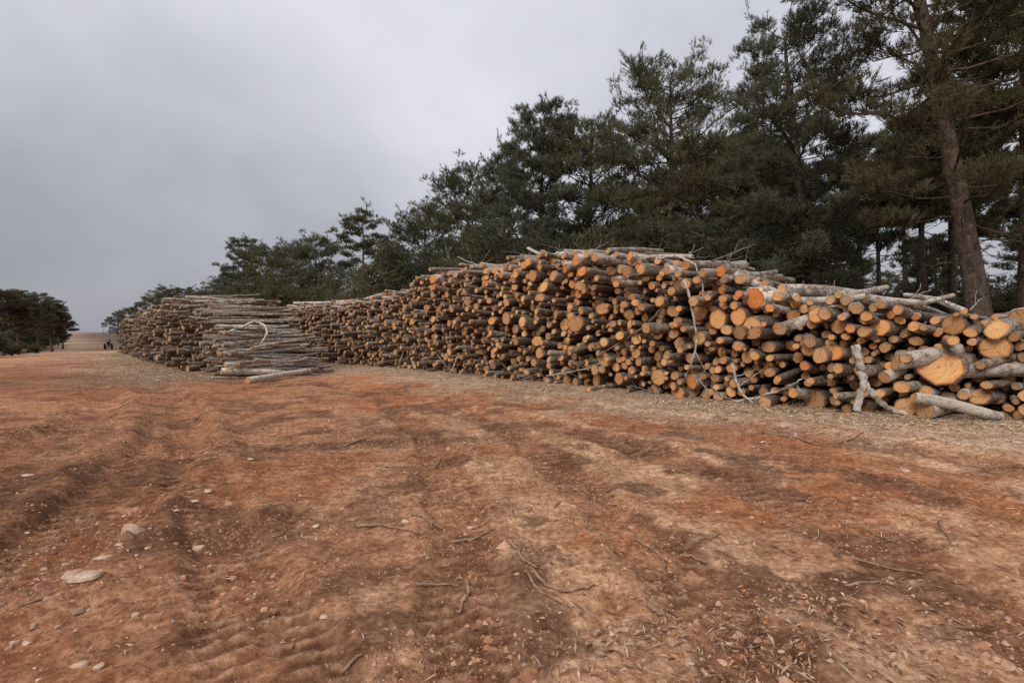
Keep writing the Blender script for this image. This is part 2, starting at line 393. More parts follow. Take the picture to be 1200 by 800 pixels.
# pale chip-strewn ground before the far stack
straw2 = sstep(-12.5, -8.5, Q_ + 2.2 * nA) * sstep(10, 16, S_) * (1 - sstep(55, 70, S_)) * (qq < 0.5)
soil = lerp(soil, STRAW * 0.92, 0.75 * straw2)
soil = lerp(soil, LITTER, sstep(2.5, 4.5, qq))
soil = lerp(soil, PALE, 0.9 * sstep(48, 95, rr) * np.exp(-((ll + 4 + 2.5 * np.sin(rr / 26)) / 4.2) ** 2))
verge = np.maximum((1 - sstep(-13, -9, ll + 1.5 * nA)) * sstep(20, 40, rr), sstep(1.5, 5, ll + 2 * nA) * sstep(70, 85, rr))
soil = lerp(soil, GREEN, 0.75 * verge)
soil = lerp(soil, np.array((0.15, 0.108, 0.085)), 0.9 * sstep(62, 95, rr) * (1 - 0.95 * np.exp(-((ll + 4 + 2.5 * np.sin(rr / 26)) / 4.2) ** 2)))
soil *= 0.88 * (1 + 0.4 * nC)[:, None]
soil = np.clip(soil, 0.02, 0.62)
ii = np.arange(nX * nY).reshape(nY, nX)
quads = np.stack([ii[:-1, :-1].ravel(), ii[:-1, 1:].ravel(), ii[1:, 1:].ravel(), ii[1:, :-1].ravel()], 1)
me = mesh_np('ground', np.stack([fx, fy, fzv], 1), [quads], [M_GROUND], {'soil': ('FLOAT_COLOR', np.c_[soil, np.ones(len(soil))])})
tag(obj('ground', me), 'rutted red clay clearing with tyre tracks and pale patches', kind='structure')

# ------------------------------------------------------------------ tubes
def tube(pts, rad, sides=6, cap=True, wob=0.0, rg=None):
    pts = np.asarray(pts, float); n = len(pts); rad = np.broadcast_to(np.asarray(rad, float), (n,))
    tan = np.gradient(pts, axis=0); tan /= np.linalg.norm(tan, axis=1)[:, None] + 1e-9
    ref = np.array((0, 0, 1.0)) if abs(tan.mean(0)[2]) < 0.8 else np.array((1.0, 0, 0))
    u = np.cross(tan, ref); u /= np.linalg.norm(u, axis=1)[:, None] + 1e-9
    v = np.cross(tan, u)
    a = np.arange(sides) / sides * 2 * np.pi
    rr = rad[:, None] * np.ones((1, sides))
    if wob: rr = rr * (1 + wob * (rg or rng).uniform(-1, 1, rr.shape))
    V = pts[:, None, :] + u[:, None, :] * (np.cos(a)[None, :] * rr)[..., None] + v[:, None, :] * (np.sin(a)[None, :] * rr)[..., None]
    lp = np.stack([np.cos(a)[None, :] * rr, np.sin(a)[None, :] * rr, np.repeat(np.r_[0, np.cumsum(np.linalg.norm(np.diff(pts, axis=0), axis=1))][:, None], sides, 1)], -1)
    V = V.reshape(-1, 3); lp = lp.reshape(-1, 3)
    i = np.arange(n * sides).reshape(n, sides); j = np.roll(i, -1, axis=1)
    Fq = np.stack([i[:-1].ravel(), j[:-1].ravel(), j[1:].ravel(), i[1:].ravel()], 1)
    Ft = np.zeros((0, 3), int)
    if cap:
        V = np.r_[V, pts[:1], pts[-1:]]; lp = np.r_[lp, [[0, 0, 0]], [[0, 0, 1]]]
        c0, c1 = len(V) - 2, len(V) - 1
        Ft = np.r_[np.stack([np.full(sides, c0), j[0], i[0]], 1), np.stack([np.full(sides, c1), i[-1], j[-1]], 1)]
    return V, Fq, Ft, lp
class Coll:
    """gathers pieces of ONE mesh"""
    def __init__(s): s.V = []; s.Q = []; s.T = []; s.L = []; s.C = []; s.n = 0
    def add(s, V, Fq, Ft, lp, tone=(0.5, 0.5, 0.5)):
        s.V.append(V); s.Q.append(Fq + s.n); s.T.append(Ft + s.n); s.L.append(lp)
        s.C.append(np.tile(np.array((*tone, 1.0)), (len(V), 1))); s.n += len(V)
    def mesh(s, name, mats):
        return mesh_np(name, np.concatenate(s.V), [np.concatenate(s.Q), np.concatenate(s.T)], mats,
                       {'lp': ('FLOAT_VECTOR', np.concatenate(s.L)), 'tone': ('FLOAT_COLOR', np.concatenate(s.C))})
def curve_pts(pts, n, wob=0.0, rg=None):
    pts = np.asarray(pts, float); k = np.arange(len(pts)); t = np.linspace(0, len(pts) - 1, n)
    o = np.stack([np.interp(t, k, pts[:, i]) for i in range(3)], 1)
    for _ in range(2): o[1:-1] = 0.25 * o[:-2] + 0.5 * o[1:-1] + 0.25 * o[2:]
    if wob: o[1:-1] += (rg or rng).normal(0, wob, o[1:-1].shape)
    return o

# ------------------------------------------------------------------ logs
lrng = np.random.default_rng(4)
def build_log(p0, ax, L, r, sides=12, rings=7, bend=0.03, tone=(0.5, 0.5, 0.3), back_cap=False, taper=0.12, lump=0.05, tilt=0.12, spl=0.0):
    """p0 = centre of the sawn front end; ax = direction the log runs back. Returns bark and caps as (V, Fq, Ft, lp)"""
    ax = np.asarray(ax, float); ax /= np.linalg.norm(ax)
    u = np.cross(ax, (0, 0, 1.0)); u /= np.linalg.norm(u); v = np.cross(ax, u)
    a = np.arange(sides) / sides * 2 * np.pi + lrng.uniform(0, 1)
    out = 1 + lump * lrng.uniform(-1, 1, sides) + lump * np.cos(a * 2 + lrng.uniform(0, 6))
    el = lrng.uniform(0.88, 1.0)
    collar = lrng.uniform(0.86, 0.965)
    x = np.r_[0.0, 0.012, np.linspace(0.12, L - 0.01, rings), L]
    prof = np.r_[collar, 1.0, np.full(rings, 1.0), 0.96] * (1 - taper * x / L)
    k1, k2 = lrng.normal(0, tilt, 2); b1, b2 = lrng.normal(0, bend, 2) * L; w1 = lrng.uniform(0.6, 1.6)
    off_l = lrng.uniform(0, 40, 3)
    V = []; LP = []
    for i, xi in enumerate(x):
        rr = r * prof[i] * out * (1 + (lump * 0.6 * lrng.uniform(-1, 1, sides) if 1 < i else 0))
        cu, cv = np.cos(a) * rr, np.sin(a) * rr * el
        sh = (k1 * cu + k2 * cv) if i < 2 else 0
        f = xi / L; bw = math.sin(math.pi * f * w1) 
        c = p0 + ax * xi + u * b1 * bw + v * b2 * bw
        V.append(c[None, :] + np.outer(xi * 0 + np.ones(sides) * sh, ax) + np.outer(cu, u) + np.outer(cv, v))
        LP.append(np.stack([cu, cv, np.full(sides, xi)], 1) + off_l)
    n = len(x); Vb = np.concatenate(V); Lb = np.concatenate(LP)
    i = np.arange(n * sides).reshape(n, sides); j = np.roll(i, -1, axis=1)
    Fq = np.stack([i[:-1].ravel(), i[1:].ravel(), j[1:].ravel(), j[:-1].ravel()], 1)
    caps = []
    for e in ((0, n - 1) if back_cap else (0,)):
        ring = V[e]; c = ring.mean(0)
        ring_in = c + (ring - c) * 0.997
        mid = c + (ring - c) * 0.55 + lrng.normal(0, 0.004, ring.shape)
        lpo = LP[e] - off_l
        po = lrng.uniform(-0.12, 0.12, 2) * r
        lp_r = lpo.copy(); lp_r[:, :2] -= po; lp_r[:, 2] = 1.0
        lp_m = lpo * 0.55; lp_m[:, :2] -= po; lp_m[:, 2] = 0.55
        cv_ = np.array([[-po[0], -po[1], 0.0]])
        # lift the mid ring and the centre a hair out of the plane: an uneven saw face
        Vc = np.r_[ring_in, mid, c[None, :] + ax * (0.004 if e == 0 else -0.004)]
        s_ = sides; I = np.arange(s_); J = np.roll(I, -1)
        fq = np.stack([I, J, J + s_, I + s_], 1); ft = np.stack([np.full(s_, 2 * s_), I + s_, J + s_], 1)
        if e != 0: fq = fq[:, ::-1]; ft = ft[:, ::-1]
        caps.append((Vc, fq, ft, np.r_[lp_r, lp_m, cv_]))
    return (Vb, Fq, np.zeros((0, 3), int), Lb), caps

def pack(s0, s1, Hf, rfun, seed, maxn=6000, K=26, cull=1.0):
    r_ = np.random.default_rng(seed)
    S = np.zeros(maxn); Z = np.zeros(maxn); R = np.zeros(maxn); n = 0; miss = 0
    def rest(c, r):
        if n == 0: return r.copy()
        d = np.abs(c[:, None] - S[None, :n]); t = r[:, None] + R[None, :n]
        h = np.where(d < t, Z[None, :n] + np.sqrt(np.maximum(t * t - d * d, 0)), 0)
        return np.maximum(h.max(1), r)
    while n < maxn and miss < 60:
        base = r_.lognormal(-0.03, 0.36)
        c = r_.uniform(s0, s1, K); r = np.clip(rfun(c) * base, 0.05, 0.34)
        h = rest(c, r); hf = Hf(c)
        k = np.argmin(h / np.maximum(hf, 0.05))
        c2 = c[k] + np.linspace(-1, 1, 13) * r[k] * 1.3; rr_ = np.full(13, r[k]); h2 = rest(c2, rr_)
        m = np.argmin(h2)
        if h2[m] + r[k] * 0.6 > Hf(c2[m:m + 1])[0]: miss += 1; continue
        S[n], Z[n], R[n] = c2[m], h2[m], r[k]; n += 1; miss = max(0, miss - 1)
    return S[:n], Z[:n], R[:n]

def H_main(s):
    return np.interp(s, [-10.5, -9, -5.9, -4.84, -3.6, -2.4, -1.27, 0, 1.35, 4, 6, 8.8, 12.5, 14.3, 16, 18.4, 23, 32, 34],
                     [0.3, 1.75, 1.95, 2.1, 2.25, 2.5, 3.0, 3.35, 3.75, 4.2, 4.3, 4.25, 4.2, 3.9, 3.55, 3.4, 3.55, 3.6, 0.3]) + 0.10 * np.sin(s * 2.9) + 0.07 * np.sin(s * 7.1 + 1)
def H_far(s):
    return np.interp(s, [13.4, 14.6, 16.5, 18.6, 22, 26, 45, 50, 52.5], [0.5, 1.2, 2.1, 3.0, 3.4, 3.2, 3.1, 2.7, 0.5]) + 0.10 * np.sin(s * 2.3) + 0.06 * np.sin(s * 6.3)
def r_main(s): return np.interp(s, [-6, -2, 0, 3, 10, 20, 34], [0.124, 0.118, 0.101, 0.090, 0.085, 0.088, 0.11])
def r_far(s): return np.interp(s, [13, 20, 30, 50], [0.070, 0.074, 0.09, 0.115])
mS, mZ, mR = pack(-10.3, 34, H_main, r_main, 21)
fS, fZ, fR = pack(13.4, 52.3, H_far, r_far, 22)

# hand-placed logs: label, front-end photo point, diameter in photo px, forward offset, axis tweak (du, dz), length, tone, bark
def lg(*a): return a
STAND = [
    lg('huge log with a split, eight-sided pale orange sawn face', 1100, 430, 43, 0.35, (0.0, 0.02), 2.8, (0.62, 0.5, 0.0), 0),
    lg('pale lichen-covered log leaning up to the right, left of the huge split log', 1050, 424, 19, 0.35, (0.95, 0.30), 1.15, (0.35, 0.9, 0.5), 1),
    lg('thick log with twin red-orange cut face below the upper edge of the pile', 884, 349, 27, 0.25, (0.35, -0.03), 2.6, (0.97, 0.85, 0.0), 1),
    lg('log with wide yellow-orange oval face left of the row of bright faces', 841, 374, 23, 0.15, (0.0, 0.0), 2.8, (0.66, 0.4, 0.0), 0),
    lg('log with long oval ochre face, pointing up to the left', 880, 384, 26, 0.2, (0.3, 0.16), 2.6, (0.62, 0.5, 0.1), 0),
    lg('log with broad orange oval face beneath the red-orange twin-faced log', 865, 371, 21, 0.2, (0.0, 0.04), 2.8, (0.7, 0.3, 0.0), 0),
    lg('grey log slanting up to the right with a small tan face', 912, 386, 14, 0.3, (0.75, 0.42), 1.6, (0.55, 0.8, 0.2), 1),
    lg('thick log with a dull brown face standing in the lowest row', 954, 468, 25, 0.15, (0.0, 0.0), 2.8, (0.2, 0.4, 0.6), 0),
    lg('log with a bright orange face in a thick bark collar', 975, 413, 21, 0.2, (0.08, 0.0), 2.8, (0.84, 0.5, 0.0), 0),
    lg('log with yellow face in thick bark beside the bark-collared orange face', 946, 407, 20, 0.2, (0.15, 0.05), 2.8, (0.66, 0.7, 0.0), 0),
    lg('stubby pale-barked log on the ground with grey-brown face near the branch foot', 1084, 481, 21, 0.75, (0.25, 0.10), 1.3, (0.22, 0.95, 0.6), 1),
    lg('pale log lying flat on the ground at the near end, thin end right', 1070, 466, 13, 0.85, (1.3, -0.35), 1.35, (0.35, 0.95, 0.5), 1),
    lg('short log with tan face under the huge split log, bottom right', 1060, 478, 22, 0.5, (0.0, 0.04), 2.4, (0.4, 0.4, 0.4), 0),
    lg('big log with pale barked side at the top right edge of the photo', 1196, 374, 28, 0.0, (0.5, 0.1), 2.4, (0.35, 0.9, 0.5), 1),
    lg('thick log with split ochre face, upper right of the huge split log', 1166, 407, 27, 0.2, (0.0, 0.0), 2.8, (0.5, 0.5, 0.1), 0),
    lg('log with orange face and grey bark above the thick split ochre face', 1168, 386, 22, 0.3, (0.2, 0.02), 2.6, (0.6, 0.7, 0.0), 0),
    lg('thick log with dark tan face near the top of the low end', 1117, 381, 23, 0.15, (0.0, 0.0), 2.8, (0.3, 0.4, 0.4), 0),
    lg('log with smooth light orange face, upper row of the low end', 1031, 384, 19, 0.25, (0.0, 0.0), 2.8, (0.72, 0.4, 0.0), 0),
    lg('log with flat cut yellow face above the crooked leaning branch', 957, 369, 20, 0.25, (0.2, -0.02), 2.6, (0.66, 0.5, 0.0), 0),
    lg('log with large orange face in the bottom row of the tall part', 810, 447, 21, 0.3, (0.12, 0.05), 2.6, (0.86, 0.5, 0.0), 0),
    lg('log with bright orange face on the ground, second in the bottom row', 795, 459, 15, 0.35, (0.1, 0.0), 2.6, (0.8, 0.5, 0.1), 0),
    lg('thick log with ochre face halfway up, left of the pale hanging branch', 771, 442, 22, 0.2, (0.0, 0.0), 2.8, (0.5, 0.4, 0.3), 0),
    lg('log with tall orange slanted face in the tall part of the pile', 708, 421, 19, 0.15, (0.1, 0.02), 2.8, (0.64, 0.5, 0.1), 0),
    lg('thick pinkish brown faced log in the middle of the tall part', 819, 366, 22, 0.1, (0.0, 0.0), 2.8, (0.25, 0.4, 0.3), 0),
    lg('short log propped on the crest with a bright orange face, turned left', 738, 300, 12, 0.1, (0.5, -0.15), 1.7, (0.85, 0.7, 0.0), 1),
    lg('log with small orange face near the crest, left of the pale arching branch', 803, 311, 13, 0.1, (0.1, 0.02), 2.5, (0.82, 0.5, 0.0), 0),
    lg('log on the crest with a bright red-orange face standing proud', 844, 318, 13, 0.0, (0.1, -0.03), 2.4, (1.0, 0.5, 0.0), 0),
    lg('log with a large orange face at the crest of the tallest part', 618, 307, 14, 0.15, (0.3, 0.0), 2.6, (0.86, 0.5, 0.0), 0),
    lg('log with shallow yellow face lying on the shoulder of the pile', 915, 341, 15, 0.0, (0.4, -0.02), 2.5, (0.7, 0.6, 0.0), 1),
    lg('log with pale knotty bark and stub faces lying right of the huge log', 1128, 434, 17, 0.3, (0.9, 0.04), 1.6, (0.3, 0.95, 0.4), 1),
    lg('small grey log with tan face low at the far right edge', 1148, 465, 19, 0.45, (0.1, 0.02), 2.2, (0.4, 0.6, 0.4), 0),
    lg('grey barked short log sloping down left with flat tan face', 1036, 442, 14, 0.35, (0.2, 0.28), 1.6, (0.45, 0.95, 0.3), 1),
]
LYING = [  # logs lying along the top: label, photo points of both ends, px diameter, tone, bark
    lg('long pale log lying lengthwise on the low end, left half', (936, 352), (1014, 347), 9, (0.4, 0.95, 0.4), 1),
    lg('long pale log lying lengthwise on the low end, right half', (1016, 349), (1080, 355), 9, (0.4, 0.9, 0.4), 1),
    lg('grey log lying on the low end, torn stub at right', (1070, 358), (1118, 346), 7, (0.5, 0.8, 0.4), 1),
    lg('long grey log lying along the crest left of the short orange-faced log', (652, 299), (728, 302), 8, (0.5, 0.8, 0.3), 1),
    lg('long grey log lying along the crest, lower one of the pair', (650, 303), (712, 310), 8, (0.6, 0.7, 0.3), 1),
    lg('pale crooked log lying along the crest below the arching branch', (745, 303), (812, 300), 6, (0.4, 0.9, 0.3), 1),
    lg('thin grey log lying on the crest where the tall part begins', (552, 318), (612, 311), 6, (0.5, 0.8, 0.3), 1),
    lg('grey pole sticking up to the left from the crest', (619, 291), (642, 301), 4, (0.5, 0.9, 0.3), 1),
    lg('pale log lying across the slope of the shoulder', (862, 322), (935, 356), 10, (0.4, 0.95, 0.3), 1),
    lg('long grey log lying along the lower crest beside the far stack', (400, 356), (452, 346), 5, (0.5, 0.8, 0.3), 1),
    lg('thin pale log lying along the lower crest behind the far stack', (345, 355), (415, 350), 4, (0.5, 0.8, 0.3), 1),
]
ORD = ['first', 'second', 'third', 'fourth', 'fifth', 'sixth', 'seventh', 'eighth', 'ninth', 'tenth', 'eleventh', 'twelfth', 'thirteenth', 'fourteenth',
       'fifteenth', 'sixteenth', 'seventeenth', 'eighteenth', 'nineteenth', 'twentieth'] + ['twenty-' + w for w in
       ('first', 'second', 'third', 'fourth', 'fifth', 'sixth', 'seventh', 'eighth', 'ninth')] + ['thirtieth'] + ['thirty-' + w for w in ('first', 'second', 'third', 'fourth', 'fifth', 'sixth')]
GROUP_LOG = 'felled pine logs in the long pile'

def log_thing(bark, caps, label, pale, group=GROUP_LOG, tone=(0.5, 0.5, 0.3)):
    org = bark[0][0].copy(); org[2] -= 0.0
    sh = lambda q: (q[0] - org, q[1], q[2], q[3])
    c = Coll(); c.add(*sh(bark), tone=tone)
    o = obj('log', c.mesh('log_bark', [M_BARK_PALE if pale else M_BARK]))
    tag(o, label, 'log', group); o.location = org
    for cp in caps:
        k = Coll(); k.add(*sh(cp), tone=tone)
        obj('cut_end', k.mesh('log_cut_end', [M_CUT]), o)
    return o
stand_sz = []
n_ind = 0
for (lab, px, py, dpx, off, (du, dz_), L, tone, pale) in STAND:
    p = front(px, py, off); r = 0.5 * dpx / F * math.hypot(p[0], p[1]) * 0.97 * (F / math.hypot(F, px - CX)) ** 0.5
    ax = np.array((*(PA - PD * du), dz_)); ax /= np.linalg.norm(ax)
    p[2] = max(p[2], r * 0.9)
    s, q = SQ(p[0], p[1]); 
    if off < 0.5 and L > 2: stand_sz.append((s, p[2], r))
    bark, caps = build_log(p, ax, L, r, 16 if dpx < 30 else 9, 9, 0.012, tone, True, 0.10, 0.06 if dpx < 30 else 0.09, 0.16)
    log_thing(bark, caps, lab, pale, tone=tone); n_ind += 1
for (lab, a, b, dpx, tone, pale) in LYING:
    p, e_ = front(*a, -0.25), front(*b, -0.25)
    r = 0.5 * dpx / F * p[1]
    bark, caps = build_log(p, e_ - p, float(np.linalg.norm(e_ - p)), r, 12, 8, 0.015, tone, True, 0.15, 0.07, 0.12)
    log_thing(bark, caps, lab, pale, tone=tone); n_ind += 1

# the packed logs: decide attributes, rank by size in the photo
ALL = []
for S, Z, R, far in ((mS, mZ, mR, 0), (fS, fZ, fR, 1)):
    for s, z, r in zip(S, Z, R):
        if not far and any(math.hypot(s - a, z - b) < max(0.75 * c, c - 0.3 * r) for a, b, c in stand_sz): continue
        qf = (-7.2 if far else q0(s))
        q = qf + lrng.normal(0, 0.27 if not far else 0.40) + (0.12 * lrng.standard_t(3) * (1.6 if far else 1))
        q = float(np.clip(q, qf - 0.9, qf + 1.1))
        if far and s < 19: q = qf + lrng.normal(0.15, 0.3)
        tilt = lrng.normal(0, 0.13 if not far else 0.14) * (1.0 if s > -2 else 1.15); up = lrng.normal(0, 0.055 if not far else 0.06)
        if lrng.random() < 0.10: tilt *= 2.4; up *= 2.0
        ax = np.array((*(PA + PD * tilt), up))
        p = np.array((*W(s, q), 0.0)); p[2] = z + float(terrain(p[0], p[1])) - 0.03
        L = lrng.uniform(2.7, 3.3)
        hrel = z / max(H_far(s) if far else H_main(s), 0.3)
        hue = float(np.clip(lrng.normal(0.42 + 0.18 * (hrel - 0.4), 0.21), 0, 1))
        if hrel > 0.8 and lrng.random() < 0.33: hue = lrng.uniform(0.8, 1.0)
        tone = (hue, float(np.clip(lrng.normal((0.30 if far else 0.42 if s > 4 else 0.5) + (0.25 if hrel > 0.85 else 0), 0.2), 0, 1)), float(np.clip(lrng.exponential(0.36) + (0.45 if far else 0), 0, 0.95)))
        D = p[1]; px = CX + F * p[0] / D; py = HY + F * (CAM_H - p[2]) / D
        pale = bool((far and s < 17 and z < 2.0 and lrng.random() < 0.85) or (not far and ((hrel > 0.86 and lrng.random() < 0.5) or (s < -2.5 and lrng.random() < 0.3))))
        inview = -5 < px < 1208
        # hidden: far stack covers the main one beyond its corner
        seen = inview and not (not far and s > 20 and px < 300)
        ALL.append(dict(p=p, ax=ax, L=L, r=r, tone=tone, far=far, px=px, py=py, s=s, z=z, hrel=hrel, size=r / D if seen else 0, pale=pale, protr=qf - q))
order = sorted(range(len(ALL)), key=lambda i: -ALL[i]['size'])
single = set(order[:300 - n_ind])

STRETCH = [(1104, 'right of the huge split log'), (1012, 'between huge log and crooked branch'), (930, 'left of the crooked leaning branch'),
           (815, 'right of the pale hanging branch'), (730, 'left of the pale hanging branch'), (640, 'in the tall part left of centre'), (-99, 'toward the far stack')]
def stretch(px):
    for x, n in STRETCH:
        if px > x: return n
def band(h):
    return ('ground row' if h < 0.12 else 'low' if h < 0.34 else 'mid-height' if h < 0.58 else 'high' if h < 0.82 else 'crest row')
cells = {}
for i in single: cells.setdefault((stretch(ALL[i]['px']), band(ALL[i]['hrel'])), []).append(i)
labels = {}
for (st, bd), ids in cells.items():
    ids.sort(key=lambda i: -ALL[i]['px'])
    for k, i in enumerate(ids):
        d = ALL[i]
        sz = 'thick' if d['r'] > 0.165 else 'slim' if d['r'] < 0.105 else 'medium'
        h, w = d['tone'][0], d['tone'][2]
        cl = 'weathered brown' if w > 0.55 else 'dull brown' if h < 0.2 else 'tan' if h < 0.42 else 'light ochre' if h < 0.68 else 'orange' if h < 0.88 else 'red-orange'
        if len(ids) == 1: o_ = 'the only one'
        else: o_ = ORD[min(k, len(ORD) - 1)] + ' from right'
        labels[i] = f'{sz} {cl} log, {bd}, {st}, {o_}'
merged = {0: [], 1: []}
MV = []; MQ = []; MT = []; ML = []; MC = []; MIq = []; MIt = []; base_n = 0
def madd(part, tone, mi):
    global base_n
    V, fq, ft, lp = part
    MV.append(V); MQ.append(fq + base_n); MT.append(ft + base_n); ML.append(lp); MC.append(np.tile(np.array((*tone, 1.0)), (len(V), 1)))
    MIq.append(np.full(len(fq), mi)); MIt.append(np.full(len(ft), mi)); base_n += len(V)
for i, d in enumerate(ALL):
    if i in single:
        bark, caps = build_log(d['p'], d['ax'], d['L'], d['r'] * 0.975, 14, 10, 0.017, tone=d['tone'], lump=0.08)
        lo_ = log_thing(bark, caps, labels[i], d['pale'], tone=d['tone'])
        for _k in range(lrng.integers(0, 3)):                       # sawn-off branch stubs
            axn = d['ax'] / np.linalg.norm(d['ax']); a_ = lrng.uniform(0, 6.28); u_ = np.cross(axn, (0, 0, 1.0)); v_ = np.cross(axn, u_)
            dr = u_ * math.cos(a_) + v_ * math.sin(a_) + axn * 0.5; b0 = axn * lrng.uniform(0.08, 0.7) - (bark[0][0] - d['p'])
            kk = Coll(); kk.add(*tube([b0 + dr * d['r'] * 0.6, b0 + dr * (d['r'] + lrng.uniform(0.02, 0.09))], [0.028, 0.02], 7, True), tone=d['tone'])
            obj('branch_stub', kk.mesh('branch_stub', [M_BARK]), lo_)
    else:
        near = d['px'] > 430 and not d['far']
        bark, caps = build_log(d['p'], d['ax'], d['L'], d['r'] * 0.97, 9 if near else 6, 3 if near else 2, 0.016 if not d['far'] else 0.03, tone=d['tone'], lump=0.06,
                               back_cap=bool(d['far'] and d['s'] < 20))
        madd(bark, d['tone'], 1 if d['pale'] else 0)
        for cp in caps: madd(cp, d['tone'], 2)
me = mesh_np('stacked_logs', np.concatenate(MV), [np.concatenate(MQ), np.concatenate(MT)], [M_BARK, M_BARK_PALE, M_CUT],
             {'lp': ('FLOAT_VECTOR', np.concatenate(ML)), 'tone': ('FLOAT_COLOR', np.concatenate(MC))}, np.concatenate(MIq + MIt))
tag(obj('stacked_logs', me), 'mass of smaller stacked logs receding along the track to the far stack', kind='stuff')

# ------------------------------------------------------------------ loose branches on and before the pile
brng = np.random.default_rng(8)
def branch(name, label, cat, photo, r0, r1, material, off=0.18, group=None, stubs=0, side=()):
    pts = np.array([front(x, y, off + (p[0] if p else 0)) for x, y, *p in photo])
    pts[:, 2] = np.maximum(pts[:, 2], terrain(pts[:, 0], pts[:, 1]) + 0.03)
    n = 5 * len(pts); c = curve_pts(pts, n, 0.008, brng)
    k = Coll(); k.add(*tube(c, np.linspace(r0, r1, n), 8, True, 0.08, brng), tone=(0.6, 0.85, 0.3))
    o = obj(name, k.mesh(name, [material])); tag(o, label, cat, group)
    for (i, dx, dy, ln) in side:
        st = c[int(i * (n - 1))]; en = st + np.array((dx, -0.05, dy)) * ln
        kk = Coll(); kk.add(*tube(curve_pts([st, 0.5 * (st + en) + brng.normal(0, 0.05 * ln, 3), en], 8, 0.006, brng), np.linspace(r0 * 0.42, 0.006, 8), 6, True), tone=(0.6, 0.8, 0.3))
        obj('side_twig', kk.mesh('side_twig', [material]), o)
    return o
branch('branch', 'pale thin branch arching over the crest and hanging down the pile face', 'branch',
       [(772, 303), (792, 299), (815, 310), (822, 330), (825, 352)], 0.03, 0.014, M_BARK_PALE, 0.25, side=((0.8, 0.2, -1, 0.4),))
branch('branch', 'long pale branch hanging down the middle of the face in a bow', 'branch',
       [(800, 328), (808, 345), (813, 372), (817, 398), (812, 420), (803, 442)], 0.036, 0.016, M_BARK_PALE, 0.4, side=((0.75, 0.4, -0.8, 0.6), (0.15, -0.5, 0.6, 0.5)))
branch('branch', 'grey branch slanting down left across the face to the ground row', 'branch',
       [(792, 340), (770, 368), (752, 386), (728, 400), (700, 418)], 0.04, 0.02, M_TRUNK, 0.3, side=((0.45, 0.3, -1, 0.7), (0.6, 0.5, -0.7, 0.5)))
branch('branch', 'pale forked branch standing against the foot of the low end', 'branch',
       [(858, 425), (862, 445), (870, 462), (884, 474)], 0.035, 0.02, M_BARK_PALE, 0.45, side=((0.5, 0.8, 0.6, 0.7), (0.3, 0.9, 0.3, 0.5)))
branch('branch', 'crooked thick pale branch leaning on the low end, foot on the ground', 'branch',
       [(1002, 404), (1008, 428), (1012, 448), (1026, 466), (1040, 478), (1064, 487)], 0.08, 0.042, M_BARK_PALE, 0.55, side=((0.3, 0.5, -0.9, 0.35),))
branch('branch', 'short pale branch stub upright on the ground beside the crooked branch', 'branch',
       [(1014, 440), (1008, 462), (1003, 482)], 0.055, 0.07, M_BARK_PALE, 0.6)
branch('branch', 'dead branch lying among the ground row below the low end', 'branch',
       [(860, 470), (890, 466), (925, 452), (940, 444)], 0.03, 0.014, M_BARK_PALE, 0.35, side=((0.4, -0.6, -0.3, 0.6),))
branch('branch', 'thin pale branches tangled against the ground row left of the bright log', 'branch',
       [(640, 440), (690, 432), (705, 424), (716, 420)], 0.022, 0.01, M_BARK_PALE, 0.3, side=((0.4, -0.7, 0.3, 0.8), (0.6, 0.3, 0.8, 0.6), (0.2, 0.8, -0.3, 0.6)))
branch('branch', 'bent branch leaning on the pile foot where it narrows', 'branch',
       [(536, 418), (531, 432), (527, 442)], 0.045, 0.03, M_BARK_PALE, 0.4)
branch('branch', 'long bare branch reaching up right from behind the crest', 'branch',
       [(806, 318, -1.2), (850, 300, -1.4), (875, 290, -1.6), (885, 286, -1.7)], 0.03, 0.008, M_TWIG_GREY, 0.0, side=((0.5, 0.3, 0.7, 0.5),))
branch('branch', 'bare forked branch sticking up left of the crest', 'branch',
       [(536, 301, -0.6), (552, 308, -0.5), (566, 312, -0.4), (590, 318, -0.3)], 0.02, 0.035, M_TWIG_PALE, 0.0, side=((0.4, -0.3, 0.9, 0.9), (0.6, 0.5, 0.8, 0.8)))
xs = sorted(brng.uniform(470, 1150, 20), reverse=True)
for i, x in enumerate(xs):
    yt = float(np.interp(x, [420, 480, 560, 620, 740, 800, 860, 905, 1000, 1100, 1200], [350, 325, 312, 297, 293, 303, 318, 345, 347, 355, 365]))
    dx = brng.choice((-1, 1)) * brng.uniform(12, 40); up_ = brng.uniform(2, 13)
    branch('twig', 'thin bare twig sticking out of the crest, ' + ORD[i] + ' from the right', 'twig', [(x, yt + 5, -0.3), (x + dx * 0.5, yt - up_ * 0.4, -0.3), (x + dx, yt - up_, -0.35)],
           0.016, 0.005, (M_TWIG_PALE, M_TWIG_GREY)[i % 2], 0.0, 'twigs on the crest', side=((0.5, dx * 0.01, 0.8, 0.3),))
xs = sorted(brng.uniform(440, 1130, 14), reverse=True)
for i, x in enumerate(xs):
    yb = float(np.interp(x, [420, 480, 620, 800, 1000, 1200], [428, 432, 445, 465, 483, 490]))
    dx = brng.choice((-1, 1)) * brng.uniform(10, 34); h_ = brng.uniform(6, 30)
    branch('twig', 'thin pale twig propped at the foot of the pile, ' + ORD[i] + ' from the right', 'twig', [(x, yb - h_, 0.1), (x + dx * 0.4, yb - h_ * 0.4, 0.35), (x + dx, yb + 2, 0.5)],
           0.018, 0.007, (M_TWIG_PALE, M_TWIG_GREY)[i % 2], 0.1, 'twigs at the pile foot', side=((0.4, -dx * 0.02, 0.6, 0.25),))
